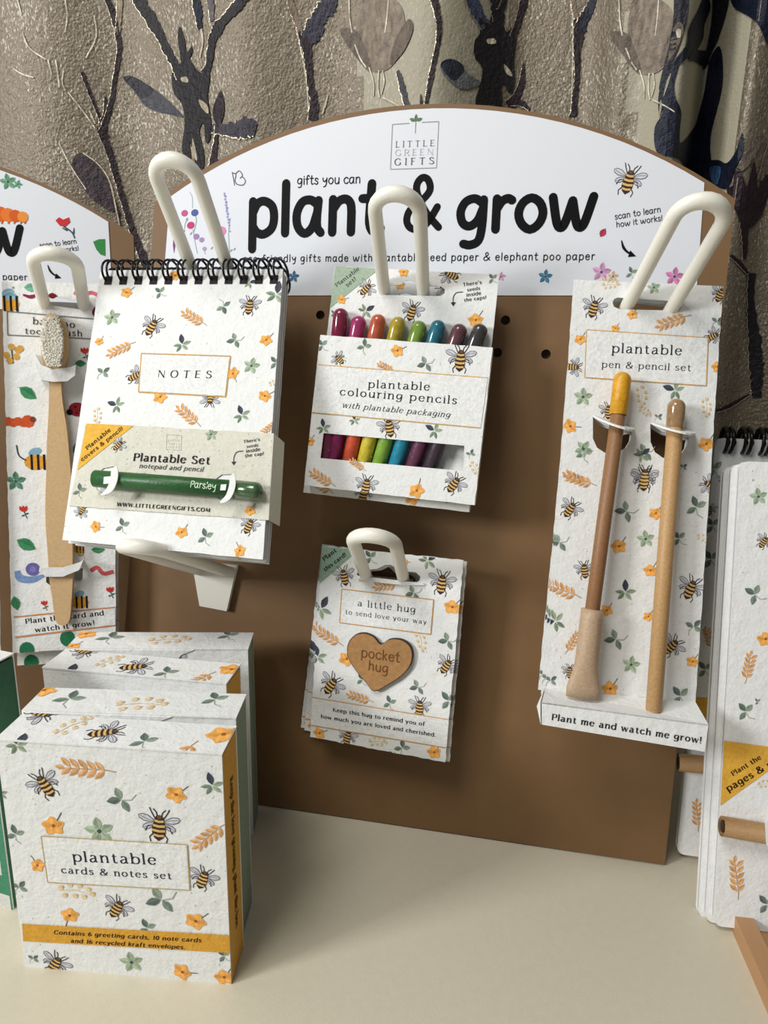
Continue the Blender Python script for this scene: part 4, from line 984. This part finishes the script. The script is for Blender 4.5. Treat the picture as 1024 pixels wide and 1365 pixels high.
# pen and pencil
def fp(fr, px, w): return np.array([*fr.p2(*px, w), w])
wp, wq = .0070, .0088
t = thing('kraft_pen', 'brown pen with golden yellow cap and squashed paper sleeve below', 'pen', PF.mw())
a, b, c2, e = fp(PF, c3(465, 812), wp), fp(PF, c3(443, 1000), wp), fp(PF, c4(325, 690), wq), fp(PF, c4(282, 1075), .0095)
mb = MB(); cyl(mb, b+(c2-b)*-.0, c2+(c2-b)*.25, .0034, 'kraftpaper', 20, lin((138, 98, 62))); part(mb, 'barrel', t, True)
mb = MB(); cyl(mb, b, a, .0041, 'barrel', 20, lin((206, 150, 26)), dome=.0038); part(mb, 'yellow_cap', t, True, 'golden yellow rounded cap')
mb = MB(); L = 9; vs = []; seg = 20
dd = (e-c2)/np.linalg.norm(e-c2); sx = V(dd[1], -dd[0], 0); sx /= -np.linalg.norm(sx); sx = V(1, 0, 0)-dd*dd[0]; sx /= np.linalg.norm(sx); sn = np.cross(sx, dd)
for i in range(L+1):
    f = i/L; wd = np.interp(f, [0, .5, .72, .86, 1], [.0052, .0053, .0058, .0080, .0077]); th = np.interp(f, [0, .5, .75, 1], [.0052, .0048, .003, .0022])
    for k in range(seg):
        an = 2*math.pi*k/seg; vs.append(c2+(e-c2)*f+sx*wd*math.cos(an)+sn*th*math.sin(an))
fs = [(i*seg+k, i*seg+(k+1) % seg, (i+1)*seg+(k+1) % seg, (i+1)*seg+k) for i in range(L) for k in range(seg)]
mb.add(vs, fs+[tuple(range(seg))[::-1], tuple(range(L*seg, (L+1)*seg))], 'kraftpaper', lin((178, 152, 124))); part(mb, 'paper_sleeve', t, True, 'beige paper sleeve pressed flat at its end')
t = thing('kraft_pencil', 'light tan pencil with glossy tan cap, right of the yellow-capped pen', 'pencil', PF.mw())
a, b, e = fp(PF, c3(702, 930), wp), fp(PF, c3(694, 1052), wp), fp(PF, c4(590, 1132), .0095)
mb = MB(); cyl(mb, b, e, .00365, 'kraftpaper', 20, lin((180, 142, 94))); part(mb, 'barrel', t, True)
mb = MB(); cyl(mb, b+(e-b)*.005, a, .0041, 'capmat', 20, lin((150, 120, 84)), dome=.0038); part(mb, 'seed_cap', t, True)

# ================================================================== toothbrush cards (left display)
BF = card_frame((2, 374), (152, 380), .030, -1, 21)
cB = crop(0, 300, 2.278)
pbx = lambda x, y, w=0: tuple(BF.p2(*cB(x, y), w))
bcorn = [pbx(38, 1300), pbx(352, 1280), pbx(345, 180), pbx(5, 168)]
def brush_card(label, full=True):
    t = thing('toothbrush_card', label, 'card', BF.mw(), 'toothbrush cards on the left display')
    P = Print(BF, 0, cB, bcorn); P.flecks(bcorn[0][0], bcorn[0][1], bcorn[2][0], bcorn[3][1], 120, 21)
    def bug(x, y, s_, a=0):
        T_, k_ = P._T(x, y, s_/100, a); P.disc(T_((0, 0)), 42*k_, (214, 152, 52), 2, 12, 30*k_)
        for u in (-18, 6, 28): P.poly([T_((u, -30)), T_((u+9, -30)), T_((u+9, 30)), T_((u, 30))], (34, 28, 28), 3)
        P.disc(T_((0, 40)), 26*k_, (128, 168, 190), 1, 10, 16*k_, .4)
    bug(25, 238, 80); bug(108, 720, 80); bug(242, 1145, 64); bug(240, 985, 40)
    def tulip(x, y, s_, a=0):
        T_, k_ = P._T(x, y, s_/100, a); P.poly([T_(p) for p in ((-26, 30), (-30, 4), (-10, -12), (14, -10), (26, 10), (22, 32), (8, 18), (-2, 34), (-12, 18))], (196, 52, 48), 3)
        P.ribbon([T_((0, -8)), T_((10, -34)), T_((20, -60))], 6*k_, (50, 80, 70), 2); P.leaf(T_, (8, -30), (34, -22), .4, (52, 92, 70), 2); P.leaf(T_, (8, -36), (-18, -44), .4, (52, 92, 70), 2)
    for x, y, s_ in ((258, 385, 44), (72, 865, 44), (135, 1150, 34), (335, 1110, 40)): tulip(x, y, s_)
    def oval(x, y, s_, a, col=(66, 138, 92)):
        T_, k_ = P._T(x, y, s_/100, a); P.leaf(T_, (-50, 0), (50, 0), .62, col, 2)
    oval(85, 510, 60, 35); oval(80, 970, 62, 30); oval(240, 685, 60, 80); oval(298, 985, 40, 0); oval(48, 1148, 46, 80); oval(95, 190, 44, 0, (120, 176, 150)); oval(330, 640, 30, 60); oval(270, 510, 26, 40, (96, 110, 108))
    for x, y in ((82, 1290), (205, 1255)): k_ = P.scale(x, y); P.disc(P.P(x, y), 22*k_, (40, 112, 76), 2, 12, 26*k_)
    P.star(48, 778, 66, 10, (96, 150, 122)); P.star(40, 190, 10, 0)
    for i in range(6): k_ = P.scale(20, 595); P.disc(P.P(10+i*15, 600-4*(i % 2)), (14 if i < 5 else 20)*k_, (196, 84, 44), 2, 9)
    T_, k_ = P._T(100, 590, .3, 0); P.disc(T_((0, 0)), 30*k_, (120, 60, 44), 4, 10)
    k_ = P.scale(235, 560); P.disc(P.P(235, 560), 26*k_, (146, 34, 44), 2, 14, 22*k_); P.disc(P.P(212, 568), 10*k_, (30, 24, 28), 3, 8)
    for dx, dy in ((-8, -8), (8, 4), (14, -10), (-4, 10)): P.disc(P.P(237+dx, 560+dy), 4*k_, (60, 20, 26), 4, 6)
    k_ = P.scale(85, 1060); P.pline([(52, 1050), (62, 1072), (100, 1076), (140, 1060)], [16, 24, 20, 6], (120, 146, 188), 2, True); P.disc(P.P(100, 1045), 21*k_, (104, 98, 156), 3, 14); P.disc(P.P(100, 1045), 10*k_, (126, 120, 176), 4, 10)
    P.pline([(275, 1050), (295, 1040), (315, 1058), (345, 1052)], 12, (198, 88, 92), 2, True); P.pline([(225, 205), (250, 215), (275, 205), (300, 214)], 11, (206, 104, 116), 2, True)
    P.pline([(70, 212), (95, 218), (120, 208)], [6, 12, 6], (140, 40, 78), 2, True); oval(160, 215, 30, 0, (130, 34, 40)); oval(292, 268, 40, 80, (124, 34, 72)); oval(30, 215, 50, 0, (142, 182, 196))
    for x, y in ((35, 370), (20, 395), (50, 400), (55, 380), (30, 412), (62, 375)): k_ = P.scale(x, y); P.disc(P.P(x, y), 11*k_, (206, 156, 74), 3, 6)
    P.pline([(35, 372), (40, 420)], 4, (80, 90, 56), 2); P.pline([(50, 668), (58, 700), (80, 715)], 4, (46, 70, 58), 2, True); oval(240, 805, 40, 20); oval(245, 420, 34, 0); P.wheat(238, 985, 50, 60, (210, 160, 84))
    P.frame([(22, 262), (340, 290), (340, 348), (24, 334)], 3, (120, 118, 110), 5)
    P.text('bamboo', (100, 300), (228, 312), (52, 52, 52), 'serif', 8, 9, lay=6); P.text('toothbrush', (76, 330), (250, 338), (52, 52, 52), 'serif', 8, 9, lay=6)
    P.pline([(42, 1190), (350, 1160)], 4, (206, 142, 90), 5); P.pline([(46, 1252), (350, 1215)], 4, (206, 142, 90), 5)
    P.ppoly([(43, 1193), (350, 1163), (350, 1213), (46, 1249)], (228, 229, 226), 4)
    P.text('Plant this card and', (78, 1210), (316, 1184), (36, 34, 36), 'serif', 11, 6, lay=6); P.text('watch it grow!', (108, 1236), (288, 1214), (36, 34, 36), 'serif', 11, 6, lay=6)
    holes = [[pbx(x, y) for x, y in ((140, 1062), (140, 1085), (160, 1100), (225, 1100), (250, 1075), (252, 1040), (225, 1052), (180, 1064))]] if full else []
    slot = [pbx(x, y) for x, y in ((122, 240), (122, 222), (150, 214), (264, 236), (268, 250), (258, 258))]
    holes.append(slot)
    mb = MB(); mb.slab(wobble(bcorn, .0002, 2), -.0007, 0, 'paper', holes=holes); P.emit(mb, lambda u, v, h: (u, v, h)); part(mb, 'card', t)
    if full:
        for pts, w_, lb in (([(106, 392), (112, 440), (124, 470), (160, 476), (205, 474), (228, 456), (230, 425), (210, 432), (160, 438), (125, 425)], .0078, 'white cupped strap below the bristles'), ([(120, 1040), (118, 1052), (140, 1068), (190, 1068), (240, 1048), (254, 1015), (240, 1025), (190, 1040), (150, 1040)], .0078, 'white strap round the handle')):
            mb = MB(); mb.slab([pbx(x, y, w_) for x, y in pts], w_-.0006, w_, 'paper')
            l, r_ = pbx(*pts[0], 0), pbx(*pts[6], 0); lw, rw = pbx(*pts[0], w_), pbx(*pts[6], w_); l2, lw2 = pbx(*pts[2], 0), pbx(*pts[2], w_); r2, rw2 = pbx(*pts[5], 0), pbx(*pts[5], w_)
            mb.add([(*l, 0), (*lw, w_), (*lw2, w_), (*l2, 0)], [(0, 1, 2, 3), (3, 2, 1, 0)], 'paper'); mb.add([(*r_, 0), (*rw, w_), (*rw2, w_), (*r2, 0)], [(0, 1, 2, 3), (3, 2, 1, 0)], 'paper')
            part(mb, 'strap', t, label=lb)
    return t
tb = brush_card('toothbrush card printed with insects and leaves, left of the notepad')
t2 = brush_card('second toothbrush card, bottom edge showing below the front one', False)
t2.matrix_world = rotated(BF, .0002, -.0095, -.006, 0).mw()
dup(t2, rotated(BF, -.0615, .0015, .004, 0).mw(), 'toothbrush card cut off by the left picture edge')
t = thing('toothbrush', 'pale bamboo toothbrush with cream bristles strapped to its card', 'toothbrush', BF.mw())
w0, w1 = .0012, .0056
oc = [(133, 285), (150, 268), (175, 274), (196, 300), (205, 345), (206, 390), (198, 425), (186, 455), (185, 480), (190, 540), (200, 600), (206, 650), (212, 720), (218, 800), (219, 900), (220, 1000), (220, 1090), (216, 1150), (212, 1195), (200, 1214), (180, 1214), (167, 1195), (158, 1130), (150, 1080), (145, 1000), (138, 900), (138, 820), (141, 740), (142, 660), (147, 580), (149, 500), (147, 470), (136, 440), (126, 400), (124, 340)]
o2 = cr([V(*pbx(x, y, w1)) for x, y in oc], 2, True)[:-1]
mb = MB(); mb.slab([tuple(p) for p in o2], w0, w1, 'bamboo'); ob = part(mb, 'handle', t); bv = ob.modifiers.new('soft', 'BEVEL'); bv.width = .0012; bv.segments = 3; bv.limit_method = 'ANGLE'; bv.angle_limit = math.radians(60)
mb = MB(); r = random.Random(3)
for i in range(22):
    for j in range(7):
        f = i/21; y = 280+f*138; half = 34*math.sin(math.pi*min(.86, .14+f*.8))**.5
        x = 158+f*8+(j-3)/3*half*.82+(2 if i % 2 else -2); b0 = np.array([*pbx(x, y, w1), w1-.0002])
        for k in range(3):
            o_ = V(r.uniform(-.0004, .0004), r.uniform(-.0004, .0004), 0); tp = b0+o_*1.3+V(.0012+r.uniform(-.0002, .0002), -.0020+r.uniform(-.0003, .0003), .0085+r.uniform(-.0003, .0003))
            mb.tube([b0+o_, tp], [.00042, .00040], 'bristle', 5, True)
qh = [(128, 300), (138, 284), (150, 276), (166, 278), (182, 292), (192, 320), (196, 350), (194, 385), (186, 412), (172, 424), (152, 424), (138, 408), (130, 380), (126, 340)]
pc_ = [V(*pbx(x, y, w1)) for x, y in qh]; ce = sum(pc_)/len(pc_)
for a0, sc_ in ((w1, 1), ):
    lo = [ce+(p-ce)*.93 for p in pc_]; hi_ = [p+V(.0010, -.0016) for p in lo]; nq = len(lo)
    mb.add([(p[0], p[1], w1-.0001) for p in lo]+[(p[0], p[1], w1+.0074) for p in hi_], [tuple(range(nq, 2*nq))[::-1]]+[(i, nq+i, nq+(i+1) % nq, (i+1) % nq) for i in range(nq)], 'bristle')
part(mb, 'bristles', t, label='cream bristle tufts', kind='stuff')
h6 = display_hook(LB, (85, 404), 0, (71, 338), .042, 'cream hook loop above the bamboo toothbrush at left', ffr=BF)

# ================================================================== boxed card sets
def carton(x, y, th, label, kind, Wb=.0939, Hb=.1141, D=.0204, sub=None):
    fr = Frame(V(x, y, 0)-V(math.cos(th), math.sin(th), 0)*Wb, V(math.cos(th), math.sin(th), 0), V(math.sin(th), -math.cos(th), 0))
    tf = Frame(fr.to(0, Hb, 0), fr.ex, V(0, 0, 1)); tp = .0007
    t = thing('card_box', label, 'box', fr.mw(), 'boxed card sets standing on the table' if kind in 'AB' else None)
    cF = crop(0, 820, 2.678)
    P = Print(fr, 0, cF, [(0, 0), (Wb, 0), (Wb, Hb), (0, Hb)]); P.flecks(0, 0, Wb, Hb, 220, 4)
    if kind == 'A':
        P.many('b 160 605 130 -30;b 568 752 150 5;b 725 940 110 20;b 418 1045 110 30;b 198 1245 110 30;f 628 640 76 20;f 190 752 84 0;f 135 893 56 -60;f 250 1070 66 170;f 698 1092 76 20;f 650 1272 70 60;f 800 1292 70 0;w 300 548 150 4;w 745 790 120 -40;v 270 985 110 10;l 432 658 100 -60;l 55 780 70 30;l 575 1015 110 -70;l 525 1115 70 20;l 70 970 60 80;l 800 1215 56 0;l 120 1225 40 90;s 355 770 110 0;s 470 1238 84 0;p 758 605 90 0;p 60 460 90 0;p 0 635 60 0')
        P.ppoly([(148, 787), (668, 818), (678, 980), (172, 952)], (228, 229, 226), 5); P.frame([(148, 787), (668, 818), (678, 980), (172, 952)], 4, (190, 166, 116), 6)
        P.text('plantable', (262, 876), (560, 888), (48, 44, 62), 'serif', 7.5, 8, lay=8); P.text('cards & notes set', (221, 918), (614, 940), (72, 68, 80), 'serif', 9, 9, lay=8)
        P.ppoly([(80, 1100), (830, 1141), (836, 1205), (84, 1162)], (212, 158, 60), 5)
        P.text('Contains 6 greeting cards, 10 note cards', (193, 1136), (719, 1165), (66, 46, 20), 'serif', 12, 6, slant=.22, lay=8); P.text('and 16 recycled kraft envelopes.', (254, 1166), (661, 1190), (66, 46, 20), 'serif', 12, 6, slant=.22, lay=8)
    elif kind == 'B':
        P.many('l 480 132 90 -60;b 625 145 80 30;p 660 600 90 0;f 300 700 70 0;b 200 600 110 0')
        P.fr = Frame(fr.O, fr.ex, fr.n)
    elif kind == 'G':
        P.polys = []; P.poly([(0, 0), (Wb, 0), (Wb, Hb), (0, Hb)], (68, 128, 98), 1)
        P.poly([(0, .0), (Wb-.001, .0), (Wb-.001, .008), (0, .008)], (200, 200, 194), 2); P.poly([(0, .019), (Wb-.004, .019), (Wb-.004, Hb-.002), (0, Hb-.002)], (196, 196, 188), 2)
    sidem = {'A': 'yellow', 'B': 'green', 'G': 'deep_green'}[kind]
    mb = MB(); mb.slab([(0, 0), (Wb, 0), (Wb, Hb-tp), (0, Hb-tp)], -tp, 0, 'paper'); P.emit(mb, lambda u, v, h: (u, v, h)); part(mb, 'front_panel', t)
    if kind == 'B':
        fl_ = [(0, Hb-.02), (Wb*.36, Hb-.02), (Wb*.52, Hb-.0195), (Wb*.57, Hb-.016), (Wb*.59, Hb-.009), (Wb*.63, Hb-.0035), (Wb*.70, Hb-tp), (0, Hb-tp)]
        mb = MB(); mb.slab(fl_, .00012, .0006, 'paper'); part(mb, 'tuck_flap', t)
    mb = MB(); mb.slab([(0, 0), (Wb, 0), (Wb, Hb-tp), (0, Hb-tp)], -D, -D+tp, 'paper'); part(mb, 'back_panel', t)
    for a, nm, drop in ((0, 'paper', 0), (Wb, sidem, .0012)):
        mb = MB(); x0, x1 = (0, tp) if a == 0 else (Wb-tp, Wb)
        mb.box((x0+.00005*(a == 0), 0, -D+tp), (x1, Hb-tp-drop, -tp), nm)
        if a and kind == 'A':   # the line of lettering running down the side
            fs = Frame(fr.to(Wb, 0, 0), -fr.n, fr.ex)
            P2 = Print(fs, 0); 
            class Q: pass
            P2.P = lambda x_, y_: V(x_, y_); P2.scale = lambda x_, y_: 1
            P2.text('Keep the love growing, plant this box', (D*.44, Hb*.84), (D*.44, Hb*.18), (84, 60, 16), 'serif', 13, 6, slant=.2, hscale=1.5)
            P2.emit(mb, lambda u, v, h: (Wb+h, v, -u))
        part(mb, 'side_panel', t, label={'A': 'mustard yellow side', 'B': 'sage green side', 'G': 'dark green side'}[kind] if a else None)
    mb = MB(); mb.box((0, 0, -D+tp), (Wb, tp, -tp), 'inside'); part(mb, 'base_panel', t)
    P = Print(tf, 0, cF, [(0, 0), (Wb, 0), (Wb, D), (0, D)]); P.flecks(0, 0, Wb, D, 60, 6)
    if kind == 'A' and not sub: P.many('b 375 420 110 70;b 150 350 100 110;f 795 428 90 0;w 640 505 110 -70;v 258 395 90 -50;l 515 450 76 20;p 70 460 90 0')
    if kind == 'A' and sub: P.many('b 482 185 90 70;b 300 130 70 110;f 825 195 62 0;w 702 235 80 -60;v 390 165 60 -50;l 595 205 60 20;p 250 205 80 0')
    if kind == 'B' and not sub: P.many('f 155 270 64 0;l 250 298 76 40;v 500 318 110 0;l 768 300 70 20;w 700 262 60 -10')
    if kind == 'B' and sub: P.many('f 305 68 50 0;l 395 80 60 40;v 600 88 80 0;l 815 72 50 20;f 255 112 40 0')
    mb = MB(); mb.slab([(-.0001, -.0003), (Wb+.0003, -.0003), (Wb+.0003, D), (-.0001, D)], -tp, 0, 'paper'); P.emit(mb, lambda u, v, h: (u, v, h))
    mb.v = [(x_, Hb+z_, -y_) for x_, y_, z_ in mb.v]; part(mb, 'lid', t)
    return t
carton(.0848, -.1172, .1161, 'front box of plantable cards with mustard band and mustard side', 'A')
carton(.0796, -.0905, .165, 'sage-sided card box directly behind the frontmost box', 'B')
carton(.0632, -.0626, .0562, 'mustard-sided card box third from the front', 'A', sub=1)
carton(.0591, -.0247, .2335, 'rearmost sage-sided card box, next to the brown board', 'B', sub=1)
gq = hit(17.5, 1213, V(0, 0, 0), V(0, 0, 1))
carton(gq[0], gq[1], -.12, 'dark green and white card box cut off at the left edge', 'G', Hb=.1285, D=.018)

# ================================================================== notebooks on the right, in their tray
ty = thing('display_tray', 'low wooden tray with raised rim carrying the notebooks on the right', 'tray')
hz = lambda px, py: hit(px, py, V(0, 0, .0), V(0, 0, 1))
a, b = hz(935, 1146), hz(1023, 1350); d = (b-a)/np.linalg.norm(b-a); n = V(-d[1], d[0], 0)
a = a-d*.012; b = b+d*.14
mb = MB(); 
M['wood'] = mat('tray_wood', (176, 134, 94), .55, var=(40, .1, (3, .4, 1)))
mb.slab([tuple((a)[:2]), tuple((a+n*.0085)[:2]), tuple((b+n*.0085)[:2]), tuple(b[:2])], 0, .009, 'wood'); part(mb, 'rim', ty)
a2, b2 = a+n*.0086, b+n*.0086
mb = MB(); mb.slab([tuple(a2[:2]), tuple(b2[:2]), tuple((b2+n*.21)[:2]), tuple((a2+n*.21)[:2])], 0, .003, 'wood'); part(mb, 'tray_floor', ty)
def nb_frame(bl, z, ang, L):
    O = hit(*bl, V(0, 0, z), V(0, 0, 1)); t_ = math.radians(ang); l_ = math.radians(L)
    ex = V(math.cos(t_), math.sin(t_), 0); bk_ = V(-math.sin(t_), math.cos(t_), 0); return Frame(O, ex, -bk_*math.cos(l_)+V(0, 0, 1)*math.sin(l_))
def notebook(fr, label, spec, corner, stub, rings, Hn=.2235, Wn=.148, th=.0045):
    t = thing('notebook', label, 'notebook', fr.mw(), 'plantable notebooks on the right')
    cc = crop(860, 540, 1.6545)
    out = rrect(0, 0, Wn, Hn, .004)
    P = Print(fr, 0, ID, out); P.flecks(0, 0, Wn, Hn, 200, 12); P.many(spec)
    if corner:
        P.ppoly(corner[0], (222, 170, 66), 3)
        for s_, p0, p1 in corner[1]: P.text(s_, p0, p1, (52, 40, 20), 'serif', 12, 6, lay=6)
    mb = MB(); mb.slab(out, -.0007, 0, 'paper'); P.emit(mb, lambda u, v, h: (u, v, h)); part(mb, 'front_cover', t)
    mb = MB(); mb.slab(rrect(.0006, .0006, Wn-.0006, Hn-.0008, .0035), -th+.0007, -.0008, 'pages'); part(mb, 'page_block', t)
    mb = MB(); mb.slab(out, -th, -th+.0006, 'paper'); part(mb, 'back_cover', t)
    if rings:
        for u in np.arange(.006, Wn-.004, .0085):
            mb = MB()
            for du in (-.0014, .0014):
                mb.tube([(u+du, Hn-.001-.0068*math.cos(2*math.pi*k/16), -.0025+.0075*math.sin(2*math.pi*k/16)) for k in range(16)], .0009, 'black', 6, False, True)
            part(mb, 'wire_ring', t, True)
    return t
def stub(fr, a, b, w, label, r=.0046):
    t = thing('pencil_stub', label, 'pencil', fr.mw()); A, B_ = fp(fr, a, w), fp(fr, b, w)
    mb = MB(); d = (B_-A)/np.linalg.norm(B_-A)
    mb.tube([A+d*.004, A, B_], [r*.55, r, r], 'kraftpaper', 18, True, col=lin((158, 124, 84))); part(mb, 'barrel', t, True)
    mb = MB(); mb.tube([A+d*.0035, A+d*.0003], [r*.5, r*.62], 'burnt', 12, True); part(mb, 'core', t, True); return t
NF = nb_frame((951, 1234), .0034, 4, 13.5)
n1 = notebook(NF, 'front notebook at the right edge with yellow corner and wheat sprig', 's 1011 662 26 0;b 1018 722 26 30;l 1006 792 30 -20;f 1020 852 24 0;w 998 888 34 100;l 994 948 28 0;w 982 1168 44 85;l 1022 1205 30 0;l 1010 935 10 0;v 1020 1045 20 0;p 1004 640 3 0',
  ([(964.6, 987), (1060, 1000), (1040, 1016), (958.5, 1075)], [('Plant the', (977, 1034), (1015, 1011)), ('pages & pencil', (971, 1055), (1060, 1003))]), None, False)
n1b = notebook(Frame(NF.to(-.0022, -.0012, -.0048), NF.ex, NF.n), 'second notebook, white page edges left of the frontmost notebook', '', None, None, False)
dup(n1b, Frame(NF.to(-.0040, -.0022, -.0096), NF.ex, NF.n).mw(), 'third notebook in the front pile, only a thin left strip showing')
stub(NF, (962, 1101), (1060, 1118), .0055, 'brown pencil stub strapped to the front notebook')
mb = MB(); fl = thing('pencil_flap', 'white rounded paper flap holding the stub at the right picture edge', 'paper flap', NF.mw())
mb.slab([tuple(NF.p2(x, y, .0105)) for x, y in ((1020, 1096), (1030, 1086), (1048, 1092), (1050, 1138), (1032, 1142), (1022, 1126))], .0102, .0106, 'paper')
mb.slab([tuple(NF.p2(x, y, .0105)) for x, y in ((1040, 1098), (1050, 1092), (1050, 1138), (1042, 1132))], .0003, .0102, 'paper'); part(mb, 'flap', fl)
NF2 = nb_frame((902, 1138), .0034, 0, 9)
n2 = notebook(NF2, 'rear wire-bound notebook with bee and leaves, behind the pen card edge', 'l 952 625 30 0;b 965 640 20 0;w 945 850 26 70;w 930 1085 34 85;l 950 700 26 0;l 948 745 30 0;b 946 680 22 0;l 940 892 26 0;l 946 1020 20 0',
  ([(905, 1002), (1000, 908), (1010, 925), (920, 985)] if False else [(912, 930), (990, 930), (985, 950), (908, 998)], []), None, True, Hn=.2265)
dup(n2, Frame(NF2.to(.002, -.001, -.0054), NF2.ex, NF2.n).mw(), 'rearmost wire-bound notebook, its black rings rising behind')
stub(NF2, (904, 1016), (955, 1021), .0055, 'short brown pencil stub on the rear notebook below the pen card')
